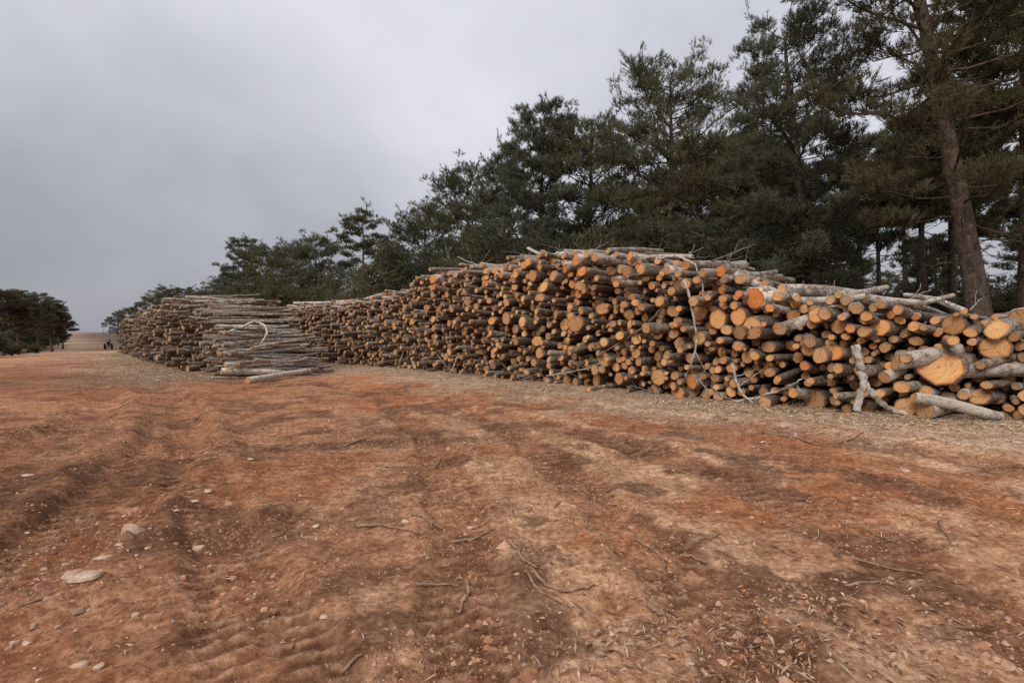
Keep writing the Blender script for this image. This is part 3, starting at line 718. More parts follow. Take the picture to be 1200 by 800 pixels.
# arched pale branch over the far stack's flank
def flank(px, py, q): # point at set-back q seen at px,py
    k = (px - CX) / F; lo, hi = 3, 90
    for _ in range(50):
        t = .5 * (lo + hi); s, qv = SQ(k * t, t)
        if qv > q: hi = t
        else: lo = t
    return np.array((k * t, t, CAM_H - (py - HY) / F * t))
def free_tube(name, label, cat, pts, r0, r1, material, group=None, n=None, sides=7, wob=0.006):
    n = n or 5 * len(pts); c = curve_pts(pts, n, wob, brng)
    k = Coll(); k.add(*tube(c, np.linspace(r0, r1, n), sides, True, 0.08, brng), tone=(0.6, 0.85, 0.3))
    o = obj(name, k.mesh(name, [material])); tag(o, label, cat, group); return o
free_tube('branch', 'bowed pale branch arched over the white-barked bundle', 'branch',
          [flank(270, 388, -7), flank(290, 380, -6.6), flank(298, 376, -6.4), flank(310, 380, -6.2), flank(314, 390, -6.3), flank(306, 402, -6.9)], 0.05, 0.03, M_BARK_PALE)
# the white-barked bundle at the foot of the far stack: each log its own thing
bundle_y = [(438, 259, 365, 9), (442, 290, 366, 8.5), (430, 264, 352, 6.5), (424, 280, 358, 6), (419, 258, 350, 5.5), (414, 270, 356, 6), (409, 250, 344, 5), (404, 262, 350, 5.5),
            (399, 252, 338, 5), (394, 264, 346, 4.5), (389, 248, 334, 4.5), (385, 262, 340, 4), (433, 268, 322, 5), (421, 300, 362, 5), (406, 296, 358, 4.5)]
bn = ['lowest long white-barked log at the front foot of the far stack', 'shorter white-barked log on the ground before the far stack, right of the lowest'] + \
     ['white-barked log of the far bundle, ' + ORD[i] + ' up from the ground' for i in range(1, 11)] + \
     ['short white-barked log slanting across the bundle front', 'short white-barked log stub at the bundle right end, low', 'short white-barked log stub at the bundle right end, high']
for bi, ((y, xa, xb, dpx), lab) in enumerate(zip(bundle_y, bn)):
    tl = brng.normal(0, 4.0)
    p = flank(xa, y + tl * 0.5, -7.5 + brng.normal(0, 0.1)); e_ = flank(xb, y - 5 - tl * 0.5, -4.5)
    back = (442 - y) / 60.0
    p[:2] += PD * back * 0.25; e_[:2] += PD * back * 0.25
    r = 0.5 * dpx / F * p[1]
    tone = (brng.uniform(0.25, 0.6), brng.uniform(0.55, 0.95), 0.7)
    if bi < 3: tone = (0.75, 0.98, 0.8)
    bark, caps = build_log(p, e_ - p, float(np.linalg.norm(e_ - p)), r * 0.9, 12, 10, 0.018 if bi > 2 else 0.008, tone, True, 0.3, 0.10, 0.1)
    log_thing(bark, caps, lab, 1, 'white-barked logs before the far stack', tone)

# ------------------------------------------------------------------ pines
def needles(pos, axis, size, tone, nn, rg, spread=1.15, width=0.085):
    """tufts of needles: every needle bunch one slim triangle"""
    n = len(pos); ax = np.repeat(axis, nn, 0); p = np.repeat(pos, nn, 0); sz = np.repeat(size, nn) * rg.uniform(0.65, 1.2, n * nn)
    rnd = rg.normal(size=(n * nn, 3)); rnd -= (rnd * ax).sum(1)[:, None] * ax; rnd /= np.linalg.norm(rnd, axis=1)[:, None] + 1e-9
    th = rg.uniform(0.1, spread, n * nn)
    d = ax * np.cos(th)[:, None] + rnd * np.sin(th)[:, None]
    sd = np.cross(d, rg.normal(size=d.shape)); sd /= np.linalg.norm(sd, axis=1)[:, None] + 1e-9
    w = (sz * width)[:, None]
    st = p + ax * (rg.uniform(-0.5, 0.5, n * nn) * sz)[:, None]
    V = np.stack([st - sd * w, st + sd * w, st + d * sz[:, None]], 1).reshape(-1, 3)
    T = np.arange(len(V)).reshape(-1, 3)
    t = np.repeat(np.clip(np.repeat(tone, nn) + rg.normal(0, 0.09, n * nn), 0, 1), 3)
    C = np.stack([t, t, t, np.ones_like(t)], 1)
    return V, T, C

def pine_meshes(seed, H, r0, cb, R, prof, nbr, tufts, mat_n, lean=(0, 0), tuft=0.2, nn=9, nw=0.085, up_top=0.9, dead=8, droop=0.0, clump=0.45, clump_n=1.5):
    rg = np.random.default_rng(seed)
    k = Coll()
    m = 14; h = np.linspace(0, 1, m)
    wx, wy = rg.normal(0, 0.012 * H, 2); ph = rg.uniform(0, 6)
    tr = np.stack([lean[0] * H * h + wx * np.sin(h * 4 + ph), lean[1] * H * h + wy * np.sin(h * 3 + ph), H * h * 0.985], 1)
    tr[:, :2] -= tr[0, :2]
    rad = r0 * (1 - h) ** 0.8 + 0.025; rad[0] *= 1.25; rad[1] *= 1.05
    tr[0, 2] = -0.25
    k.add(*tube(tr, rad, 12, True, 0.05, rg), tone=(0.5, 0.5, 0.3))
    def trunk_at(t): return np.array([np.interp(t, h, tr[:, i]) for i in range(3)])
    pos = []; axs = []; wts = []; outer = []
    for i in range(nbr):
        t = cb + (1 - cb) * ((i + rg.uniform(0, 1)) / nbr) ** 0.9
        t = min(t, 0.985); u = (t - cb) / (1 - cb)
        L = R * prof(u) * rg.uniform(0.62, 1.18)
        if L < 0.25: L = 0.25
        az = i * 2.399 + rg.normal(0, 0.45)
        el = -0.10 - droop + 0.95 * u ** 1.6 * up_top + rg.normal(0, 0.14)
        d = np.array((math.cos(az) * math.cos(el), math.sin(az) * math.cos(el) , math.sin(el)))
        st = trunk_at(t); n = 6; f = np.linspace(0, 1, n)
        curl = rg.uniform(0.05, 0.30) * L
        pts = st + d[None] * (L * f)[:, None] + np.array((0, 0, 1.0))[None] * (curl * f ** 2.2)[:, None] + rg.normal(0, 0.055 * L, (n, 3)) * (f * (1 - 0.3 * f))[:, None]
        rb = max(0.010, min(r0 * 0.22, 0.012 * L + 0.006))
        k.add(*tube(pts, np.linspace(rb, 0.008, n), 5, False), tone=(0.4, 0.4, 0.3))
        nsub = max(3, int(L * 3.2))
        tw = [(pts, 0.5, 1.0)]
        for j in range(nsub):
            f0 = rg.uniform(0.28, 0.97); b = np.array([np.interp(f0, f, pts[:, c]) for c in range(3)])
            sgn = 1 if j % 2 else -1
            side = np.array((-math.sin(az), math.cos(az), 0)) * sgn
            dd = d * rg.uniform(0.35, 0.8) + side * rg.uniform(0.35, 0.95) + np.array((0, 0, rg.uniform(-0.1, 0.55 + 0.3 * u)))
            dd /= np.linalg.norm(dd); l2 = L * rg.uniform(0.16, 0.36) * (1.25 - 0.5 * f0) + 0.15
            p2 = b + dd[None] * (np.linspace(0, 1, 4) * l2)[:, None]; p2[:, 2] += 0.18 * l2 * np.linspace(0, 1, 4) ** 2
            k.add(*tube(p2, np.linspace(0.011, 0.005, 4), 3, False), tone=(0.4, 0.4, 0.3))
            tw.append((p2, 0.2, 1.0))
        for c_ in range(max(2, int(L * clump_n))):         # rounded pads of shoots along the outer limb
            f0 = rg.uniform(0.45, 1.02); b = np.array([np.interp(f0, f, pts[:, c]) for c in range(3)]) + rg.normal(0, 0.16 * L ** 0.6, 3) * np.array((1, 1, 0.6))
            cr = clump * rg.uniform(0.65, 1.3); m_ = int(46 * (cr / 0.45) ** 2)
            o_ = rg.normal(size=(m_, 3)); o_ /= np.linalg.norm(o_, axis=1)[:, None]; o_[:, 2] = np.where(o_[:, 2] < -0.35, -o_[:, 2], o_[:, 2])
            rad_ = cr * rg.uniform(0.45, 1.05, m_)
            q = b + o_ * rad_[:, None] * np.array((1, 1, 0.72))
            a = o_ * 0.8 + np.array((0, 0, 0.75)) + rg.normal(0, 0.25, (m_, 3)); a /= np.linalg.norm(a, axis=1)[:, None]
            pos.append(q); axs.append(a); wts.append(np.full(m_, rg.normal(0, 0.12)) + 0.10 * o_[:, 2])
        for pp, fa, fb in tw:
            seg = np.linalg.norm(pp[-1] - pp[0]); nt_ = max(2, int(seg * 6))
            ff = fa + (fb - fa) * rg.uniform(0, 1, nt_) ** 0.8; fn = np.linspace(0, 1, len(pp))
            q = np.stack([np.interp(ff, fn, pp[:, c]) for c in range(3)], 1)
            dirn = pp[-1] - pp[-2]; dirn /= np.linalg.norm(dirn) + 1e-9
            a = dirn[None] + np.array((0, 0, 0.45)) + rg.normal(0, 0.35, (nt_, 3)); a /= np.linalg.norm(a, axis=1)[:, None]
            pos.append(q + rg.normal(0, 0.055, q.shape)); axs.append(a); wts.append(np.full(nt_, rg.normal(0, 0.1)))
    # bare dead limbs under the crown
    for i in range(dead):
        t = rg.uniform(cb * 0.35, cb * 1.05); az = rg.uniform(0, 6.28); L = rg.uniform(0.6, 2.2)
        d = np.array((math.cos(az), math.sin(az), rg.uniform(-0.25, 0.3))); st = trunk_at(t); n = 5; f = np.linspace(0, 1, n)
        pts = st + d[None] * (L * f)[:, None] + rg.normal(0, 0.05 * L, (n, 3)) * f[:, None]
        k.add(*tube(pts, np.linspace(0.02, 0.004, n), 4, False), tone=(0.6, 0.6, 0.3))
    pos = np.concatenate(pos); axs = np.concatenate(axs); wts = np.concatenate(wts)
    if len(pos) > tufts:
        sel = rg.choice(len(pos), tufts, replace=False); pos, axs, wts = pos[sel], axs[sel], wts[sel]
    tone = np.clip(0.45 + wts + rg.normal(0, 0.13, len(pos)), 0, 1)
    V, T, C = needles(pos, axs, tuft * rg.uniform(0.8, 1.25, len(pos)), tone, nn, rg, width=nw)
    crown = mesh_np('pine_crown', V, [T], [mat_n], {'tone': ('FLOAT_COLOR', C)}, smooth=False)
    return k.mesh('pine_trunk', [M_TRUNK]), crown

def dome(c):
    return lambda u: max(0.1, (1 - min(1, abs((u - c) / ((1.06 - c) if u > c else (c + 0.5)))) ** 2.2) ** 0.5)
PROTO = {
    'near_right':  pine_meshes(31, 14.5, 0.27, 0.30, 3.2, dome(0.5), 62, 15000, M_NEEDLE_OLIVE, (-0.17, 0), 0.16, 17, 0.045, 0.55, 18, clump=0.42),
    'near_tall':   pine_meshes(32, 14.2, 0.30, 0.26, 2.9, dome(0.35), 80, 16000, M_NEEDLE_BLUE, (-0.13, 0.0), 0.17, 15, 0.05, 0.7, 12, clump=0.45),
    'broad':       pine_meshes(33, 15.0, 0.30, 0.08, 4.5, dome(0.34), 100, 17000, M_NEEDLE, (0.0, 0), 0.19, 13, 0.06, 0.75, 4, clump=0.5),
    'broad_olive': pine_meshes(34, 12.0, 0.26, 0.05, 3.6, dome(0.32), 84, 14500, M_NEEDLE_OLIVE, (0.02, 0), 0.17, 13, 0.06, 0.7, 3, clump=0.5),
    'airy':        pine_meshes(35, 15.5, 0.24, 0.12, 3.3, dome(0.28), 76, 15000, M_NEEDLE_BLUE, (0.0, 0), 0.19, 13, 0.06, 0.9, 4, clump=0.48, clump_n=1.2),
    'umbrella':    pine_meshes(36, 15.0, 0.20, 0.60, 3.2, dome(0.55), 30, 6000, M_NEEDLE, (-0.03, 0), 0.22, 10, 0.075, 0.5, 12, clump=0.5, clump_n=1.2),
    'bushy':       pine_meshes(37, 14.0, 0.24, 0.08, 4.2, dome(0.38), 84, 15500, M_NEEDLE, (0.03, 0), 0.21, 11, 0.07, 0.75, 4, clump=0.6),
    'forest':      pine_meshes(38, 14.0, 0.20, 0.45, 2.8, dome(0.5), 42, 5200, M_NEEDLE, (0.01, 0), 0.24, 9, 0.08, 0.6, 18, clump=0.5),
    'forest_thin': pine_meshes(39, 12.5, 0.15, 0.42, 2.1, dome(0.4), 34, 3600, M_NEEDLE_OLIVE, (-0.03, 0.02), 0.24, 9, 0.08, 0.6, 14, clump=0.45),
    'pole':        pine_meshes(41, 12.5, 0.17, 0.60, 2.0, dome(0.45), 30, 3600, M_NEEDLE, (-0.02, 0.01), 0.24, 9, 0.08, 0.6, 22, clump=0.45),
    'dry':         pine_meshes(40, 9.0, 0.17, 0.38, 2.7, dome(0.45), 40, 6000, M_NEEDLE_DRY, (0.0, 0), 0.24, 9, 0.08, 0.6, 4, clump=0.5),
}
def top_of(me):
    a = np.empty(len(me.vertices) * 3, np.float32); me.vertices.foreach_get('co', a); return float(np.percentile(a[2::3], 99.9))
PH = {k: top_of(v[1]) for k, v in PROTO.items()}
def tree(kind, X, Y, h, label, group=None, rot=None, wide=1.0, lean=(0, 0)):
    tm, cm = PROTO[kind]
    root = empty('pine_tree', (X, Y, float(terrain(np.array([X]), np.array([Y]))[0])))
    k = h / PH[kind]; root.scale = (k * wide, k * wide, k)
    root.rotation_euler = (lean[0], lean[1], random.uniform(0, 6.28) if rot is None else rot)
    tag(root, label, 'tree', group)
    obj('trunk', tm, root); obj('crown', cm, root)
    return root
def tree_px(kind, px, D, top, label, **kw):
    h = CAM_H + (HY - top) / F * D
    X = (px - CX) / F * D
    return tree(kind, X, D, h - float(terrain(np.array([X]), np.array([D]))[0]), label, **kw)

GE = 'pines along the wood edge behind the pile'
tree_px('near_right', 1163, 13.4, -215, 'big leaning pine behind the low end, thick trunk, crown cut by the frame', group=GE, rot=0.0)
tree_px('near_tall', 972, 17.6, 0, 'tall pine with thick bare lower trunk above the low end', group=GE, rot=0.0)
tree_px('forest', 1250, 13.5, -230, 'pine at the right frame edge, crown overhead', group=GE, rot=1.9)
tree_px('broad', 782, 27.5, 66, 'tallest broad dark pine left of the tall bare-trunked pine', group=GE, rot=0.6, wide=0.95)
tree_px('broad_olive', 822, 23.5, 150, 'olive-brown bushy pine reaching low behind the crest', group=GE, rot=2.2, wide=1.0)
tree_px('airy', 641, 30.5, 114, 'airy pointed pine with gaps, left of the tallest broad pine', group=GE, rot=0.2)
tree_px('bushy', 694, 31, 128, 'dark bushy pine filling the gap between airy and tallest pines', group=GE, rot=4.0)
tree_px('airy', 596, 35, 166, 'slender pine just left of the airy pointed pine', group=GE, rot=2.4, wide=0.9)
tree_px('bushy', 546, 38.5, 189, 'round-topped dark pine above the start of the crest', group=GE, rot=1.0, wide=0.95)
tree_px('bushy', 500, 43, 232, 'lower pine on the left shoulder of the round-topped pine', group=GE, rot=2.7, wide=1.05)
tree_px('broad_olive', 560, 33, 268, 'low olive pine under the round-topped pine', group=GE, rot=5.1)
tree_px('bushy', 852, 29, 150, 'dark pine filling the gap left of the tall bare-trunked pine', group=GE, rot=2.0)
tree_px('umbrella', 418, 54, 240, 'umbrella-crowned pine on a slim bare trunk, standing free', group=GE, rot=3.3, wide=1.05)
tree_px('bushy', 462, 47, 298, 'low bushy pine right of the umbrella-crowned pine', group=GE, rot=0.9)
tree_px('bushy', 372, 59, 270, 'bushy pine with a flat top left of the umbrella-crowned pine', group=GE, rot=3.9)
tree_px('broad', 340, 66, 282, 'middle one of the dense pines left of the umbrella pine', group=GE, rot=5.5)
tree_px('bushy', 312, 70, 284, 'dense pine between the flat-topped pine and the leftmost near pine', group=GE, rot=0.1)
tree_px('airy', 290, 74, 277, 'pointed pine at the left end of the near wood edge', group=GE, rot=1.1, wide=1.15)
tree_px('bushy', 266, 83, 318, 'small pine sloping down at the left end of the near wood', group=GE, rot=1.9)
GF = 'pines of the far wood edge beyond the stack'
for i, (px, D, top) in enumerate([(250, 105, 331), (232, 112, 338), (214, 118, 333), (196, 122, 334), (180, 130, 344), (165, 138, 351), (150, 146, 360), (138, 154, 364), (129, 162, 370), (121, 175, 377)]):
    tree_px(('bushy', 'broad', 'umbrella')[i % 3] if i < 8 else 'umbrella', px, D, top, ORD[i].capitalize().lower() + ' far pine of the wood edge counted from the near wood leftwards', group=GF, wide=1.25)
# inside the wood at the right: trunks one can tell apart
GI = 'pines inside the wood behind the low end'
inner = [('pole', 1040, 19.5, 185, 'slim leaning trunk pine between the two thick-trunked pines', (0, -0.06)),
         ('pole', 905, 24, 165, 'pine just left of the tall thick-trunked pine, half hidden', (0, 0)),
         ('pole', 1005, 23, 150, 'dark straight pine right behind the tall thick-trunked pine', (0, 0)),
         ('pole', 1083, 24, 120, 'thin dark pine in the wood right of the slim leaning one', (0, 0.02)),
         ('pole', 1112, 20, 90, 'dark pine left of the big leaning pine, deeper in the wood', (0, 0)),
         ('pole', 1196, 17, -60, 'dark pine right of the big leaning pine at the frame edge', (0, 0)),
         ('pole', 940, 27, 190, 'thin pine left of the tall thick trunk, deep in the wood', (0, 0)),
         ('pole', 870, 30, 150, 'pine in shade behind the olive-brown bushy pine', (0, 0)),
         ('pole', 1060, 30, 160, 'thin straight pine seen deep between the trunks', (0, 0)),
         ('pole', 1140, 28, 120, 'straight pine far behind the big leaning pine', (0, 0))]
for kd, px, D, top, lab, ln in inner: tree_px(kd, px, D, top, lab, group=GI, lean=ln)
trng = np.random.default_rng(77)
placed = []
for _ in range(4000):
    s, q = trng.uniform(-42, 75), trng.uniform(14, 46)
    X, Y = W(s, q)
    if Y < 14: continue
    px = CX + F * X / Y
    if px < 230 or px > 1290: continue
    if px < 760 and q > 32: continue
    if px > 900 and Y < 27 and trng.random() < 0.45: continue
    if any((X - a) ** 2 + (Y - b) ** 2 < 5.0 ** 2 for a, b in placed): continue
    placed.append((X, Y))
    if len(placed) > 58: break
for i, (X, Y) in enumerate(placed):
    tree(('pole' if Y < 27 else 'forest') if X / Y > 0.42 else ('forest', 'forest_thin', 'forest', 'bushy')[i % 4], X, Y, (trng.uniform(9, 11.5) if Y < 27 else trng.uniform(7, 9)) if X / Y > 0.42 else trng.uniform(6.5, 9) if X / Y < -0.2 else trng.uniform(9, 12), 'dark pine in the depth of the wood behind the edge trees', 'pines deep in the wood')
# wood at the left of the track
GL = 'pines left of the track'
left = [(-30, 50, 330, 'forest'), (4, 54, 334, 'dry'), (22, 58, 339, 'forest'), (44, 60, 342, 'forest'), (61, 66, 352, 'dry'), (74, 76, 366, 'dry'), (33, 72, 345, 'bushy'), (12, 68, 340, 'bushy'), (52, 84, 352, 'bushy'), (68, 94, 362, 'forest')]
wl = ['at the left frame edge', 'second in from the left frame edge, brownish', 'third in from the left frame edge', 'at the middle of the left clump', 'right of the middle, reddish brown', 'rightmost by the track, reddish brown',
      'in the second row behind the third', 'in the second row behind the brownish one', 'in the back row behind the middle', 'in the back row near the track']
for (px, D, top, kd), w_ in zip(left, wl): tree_px(kd, px, D, top, 'dark pine of the left clump ' + w_, group=GL, wide=1.25)

# ------------------------------------------------------------------ shrubs
def shrub_mesh(seed, h, w, tufts, material, leafy=True, twigm=M_TWIG_GREY, nst=16):
    rg = np.random.default_rng(seed); k = Coll(); pos = []; axs = []
    for i in range(nst):
        az = rg.uniform(0, 6.28); sp = rg.uniform(0.1, 0.8) * w; hh = h * rg.uniform(0.6, 1.05) * (1 - 0.3 * sp / w)
        tip = np.array((math.cos(az) * sp, math.sin(az) * sp, hh)); n = 7; f = np.linspace(0, 1, n)
        pts = tip[None] * np.stack([f ** 1.3, f ** 1.3, f], 1) + rg.normal(0, 0.03 * h, (n, 3)) * f[:, None]; pts[:, 2] += -0.05
        k.add(*tube(pts, np.linspace(0.022, 0.005, n), 4, False))
        for j in range(7):
            f0 = rg.uniform(0.3, 0.98); b = np.array([np.interp(f0, f, pts[:, c]) for c in range(3)])
            d = rg.normal(0, 1, 3); d[2] = abs(d[2]) * 0.9 + 0.2; d /= np.linalg.norm(d); l2 = h * rg.uniform(0.08, 0.24)
            p2 = np.stack([b, b + d * l2 * 0.5 + rg.normal(0, 0.02, 3), b + d * l2])
            k.add(*tube(p2, np.linspace(0.010, 0.003, 3), 3, False))
            m = max(2, tufts // (nst * 7)); ff = rg.uniform(0.15, 1, m)
            pos.append(b + d * (l2 * ff)[:, None] + rg.normal(0, 0.05 * h, (m, 3))); axs.append(np.tile(d, (m, 1)))
    stems = k.mesh('shrub_stems', [twigm])
    if not leafy: return stems, None
    pos = np.concatenate(pos); axs = np.concatenate(axs)
    V, T, C = needles(pos, axs, np.full(len(pos), 0.10), np.clip(rg.normal(0.45, 0.18, len(pos)), 0, 1), 9, rg, 1.4, 0.10)
    return stems, mesh_np('shrub_leaves', V, [T], [material], {'tone': ('FLOAT_COLOR', C)}, smooth=False)
SH = [shrub_mesh(51, 3.0, 2.0, 5000, M_SCRUB), shrub_mesh(52, 2.4, 2.3, 5000, M_NEEDLE_OLIVE), shrub_mesh(53, 3.6, 1.5, 0, None, False, M_TWIG_PALE, 13)]
def shrub(i, px, D, top, label, group, wide=1.0):
    X = (px - CX) / F * D; z = float(terrain(np.array([X]), np.array([D]))[0]); hh = CAM_H + (HY - top) / F * D - z
    o = empty('shrub', (X, D, z)); k = hh / (3.0, 2.4, 3.6)[i]; o.scale = (k * wide, k * wide, k); o.rotation_euler.z = random.uniform(0, 6)
    tag(o, label, 'shrub', group)
    obj('stems', SH[i][0], o)
    if SH[i][1]: obj('leaves', SH[i][1], o)
GS = 'shrubs at the wood edge'
for a in [(0, 868, 19.5, 262, 'olive shrub peeping over the shoulder of the pile'), (1, 845, 21, 275, 'dull shrub just left of the shoulder'), (1, 720, 25, 262, 'low olive shrub under the tallest pine'),
          (0, 640, 27, 262, 'grey-green shrub under the airy pine'), (1, 585, 30, 280, 'olive shrub left of the airy pine foot'), (0, 515, 34, 285, 'grey-green shrub behind the start of the crest'),
          (1, 470, 37, 300, 'olive shrub right of the pale bare thicket'), (0, 440, 42, 310, 'grey-green shrub below the umbrella pine'), (1, 392, 47, 320, 'olive shrub left of the umbrella pine trunk'),
          (0, 345, 56, 325, 'grey-green shrub under the dense pines'),           (1, 300, 66, 330, 'olive shrub under the pointed left-end pine')]:
    shrub(*a, GS, 1.3)
for a in [(2, 568, 27, 268, 'pale leafless shrub of many stems above the crest start'), (2, 478, 34, 305, 'leafless pale shrub left of the crest, tall stems'), (2, 668, 23.5, 262, 'leafless shrub with pale twigs behind the tallest crest'),
          (2, 436, 40, 315, 'small leafless shrub below the umbrella pine'), (2, 860, 18.5, 283, 'leafless twiggy shrub behind the shoulder')]:
    shrub(*a, GS, 1.2)
for a in [(0, -8, 36, 384, 'grey-green bush at the left frame edge beside the track'), (1, 14, 40, 398, 'low dark bush beside the grey-green one'), (1, 40, 52, 402, 'low bush under the left clump')]:
    shrub(*a, 'bushes left of the track', 1.4)
for i, (px, D, top) in enumerate([(20, 74, 385), (36, 80, 388), (52, 88, 390), (64, 96, 392), (74, 110, 393), (84, 150, 392), (96, 230, 391), (146, 100, 398), (138, 125, 396), (132, 170, 393)]):
    shrub(i % 2, px, D, top, ('bush under the left clump, ' if i < 5 else 'far bush beside the rising track, ') + ORD[i if i < 5 else i - 5] + ' from the left', 'low bushes along the far track', 2.2)
for i in range(34):                      # undergrowth inside the wood
    s, q = trng.uniform(-26, 40), trng.uniform(9, 30); X, Y = W(s, q)
    if Y < 13: continue
    px = CX + F * X / Y
    if not 300 < px < 860: continue
    shrub(i % 2, px, Y, HY - F / Y * trng.uniform(-0.7, 0.9), 'low scrub on the dark wood floor behind the crest of the pile', 'undergrowth in the wood', 1.7)

for i in range(130):                     # thicket far inside the wood at the right
    s, q = trng.uniform(-40, 12), trng.uniform(22, 46); X, Y = W(s, q); px = CX + F * X / Y
    if Y < 24 or not 840 < px < 1270: continue
    shrub(i % 2, px, Y, HY - F / Y * trng.uniform(0.8, 3.4), 'dark thicket deep in the wood behind the bare trunks', 'undergrowth in the wood', 1.5)

# ------------------------------------------------------------------ far vehicle: small tractor seen from behind
def box(c, d, taper=1.0):
    x, y, z = c; a, b, h = d[0] / 2, d[1] / 2, d[2] / 2
    V = np.array([(x + sx * a * (taper if sz > 0 else 1), y + sy * b * (taper if sz > 0 else 1), z + sz * h) for sz in (-1, 1) for sy in (-1, 1) for sx in (-1, 1)], float)
    return V, [(0, 2, 3, 1), (4, 5, 7, 6), (0, 1, 5, 4), (2, 6, 7, 3), (0, 4, 6, 2), (1, 3, 7, 5)]
def m_plain(name, c, r=0.6):
    m, t, b = mat(name, r, 0.3)
    n = noise(t, N(t, 'ShaderNodeTexCoord').outputs['Object'], 6, 4)
    t.links.new(ramp(t, n, [(0.3, tuple(x * 0.7 for x in c)), (0.7, tuple(x * 1.2 for x in c))]), b.inputs['Base Color']); return m
M_DARKP = m_plain('dark_green_paint', (0.03, 0.035, 0.028)); M_RUB = m_plain('tyre_rubber', (0.02, 0.02, 0.02), 0.9); M_RIM = m_plain('dusty_rim', (0.22, 0.2, 0.16)); M_PLATE = m_plain('pale_plate', (0.35, 0.33, 0.3))
tx, ty = (127 - CX) / F * 72, 72.0
tz = float(terrain(np.array([tx]), np.array([ty]))[0])
tr_ = empty('tractor', (tx, ty, tz)); tr_.rotation_euler.z = 0.62; tr_.scale = (0.7, 0.7, 0.7)
tag(tr_, 'small dark vehicle on the track beside the far end of the stack', 'vehicle')
def pbox(name, c, d, m, taper=1.0, parent=tr_):
    V, Fq = box(c, d, taper); o = obj(name, mesh_np(name, V, [np.array(Fq)], [m], smooth=False), parent)
    bv = o.modifiers.new('bevel', 'BEVEL'); bv.width = 0.03; bv.segments = 2; return o
def wheel(x, y, r, w):
    a = np.linspace(0, 2 * np.pi, 21)[:-1]
    pr = [(-w / 2, r * 0.55), (-w / 2, r * 0.9), (-w * 0.35, r), (w * 0.35, r), (w / 2, r * 0.9), (w / 2, r * 0.55)]
    V = np.array([(x + px_, y + math.cos(t) * rr_, r + math.sin(t) * rr_) for px_, rr_ in pr for t in a])
    i = np.arange(120).reshape(6, 20); j = np.roll(i, -1, 1)
    Fq = np.stack([i[:-1].ravel(), j[:-1].ravel(), j[1:].ravel(), i[1:].ravel()], 1)
    o = obj('wheel', mesh_np('tyre', V, [Fq], [M_RUB]), tr_)
    Vr, fq, ft, _ = tube([(x - w * 0.3, y, r), (x + w * 0.3, y, r)], r * 0.56, 16)
    obj('rim', mesh_np('rim', Vr, [fq, ft], [M_RIM], smooth=False), o)
for sx in (-1, 1):
    wheel(sx * 0.56, 0, 0.56, 0.34); wheel(sx * 0.5, 1.5, 0.34, 0.22)
    pbox('mudguard', (sx * 0.55, 0.0, 1.16), (0.36, 0.8, 0.07), M_DARKP)
pbox('chassis', (0, 0.7, 0.62), (0.5, 2.0, 0.4), M_DARKP); pbox('hood', (0, 1.25, 1.0), (0.55, 1.1, 0.5), M_DARKP, 0.9)
pbox('seat', (0, 0.05, 1.12), (0.45, 0.4, 0.12), M_RUB); pbox('seat_back', (0, -0.14, 1.35), (0.45, 0.1, 0.42), M_RUB); pbox('number_plate', (0, -0.32, 0.62), (0.42, 0.03, 0.2), M_PLATE)
Vr, fq, ft, _ = tube(curve_pts([(-0.32, -0.2, 0.8), (-0.32, -0.2, 1.75), (0.0, -0.2, 1.95), (0.32, -0.2, 1.75), (0.32, -0.2, 0.8)], 24), 0.04, 8)
obj('roll_bar', mesh_np('roll_bar', Vr, [fq, ft], [M_DARKP]), tr_)
Vr, fq, ft, _ = tube([(0.18, 1.2, 1.1), (0.18, 1.2, 2.1)], 0.05, 8); obj('exhaust_pipe', mesh_np('exhaust_pipe', Vr, [fq, ft], [M_RUB]), tr_)

# ------------------------------------------------------------------ stones
def stone(px, py, wpx, hpx, label, seed, tall=0.5, rot=0.0):
    rg = np.random.default_rng(seed); p = at(px, py + hpx * 0.35); D = p[1]; w = wpx / F * D
    n = 10; lat = 6; V = []
    for i in range(lat + 1):
        ph = math.pi * i / lat
        for j in range(n):
            th = 2 * math.pi * j / n
            V.append((math.sin(ph) * math.cos(th), math.sin(ph) * math.sin(th), math.cos(ph)))
    V = np.array(V)
    pl = rg.normal(size=(13, 3)); pl /= np.linalg.norm(pl, axis=1)[:, None]
    for q in pl:                                   # chip flat facets
        d = V @ q; lim = rg.uniform(0.58, 0.88); V = V - np.outer(np.maximum(d - lim, 0), q)
    dep = hpx / F * D * (D / CAM_H) * 0.55
    V = V * np.array((w * 0.5, min(max(dep * 0.5, w * 0.22), w * 0.8), w * 0.5 * tall))
    c, s_ = math.cos(rot), math.sin(rot); V[:, :2] = np.c_[V[:, 0] * c - V[:, 1] * s_, V[:, 0] * s_ + V[:, 1] * c]
    i = np.arange((lat + 1) * n).reshape(lat + 1, n); j = np.roll(i, -1, 1)
    Fq = np.stack([i[:-1].ravel(), i[1:].ravel(), j[1:].ravel(), j[:-1].ravel()], 1)
    me = mesh_np('stone', V, [Fq], [M_STONE], smooth=False)
    o = obj('stone', me); o.location = (p[0], p[1], gz(*p) + w * 0.5 * tall * 0.3)
    tag(o, label, 'stone', 'pale stones on the clay')
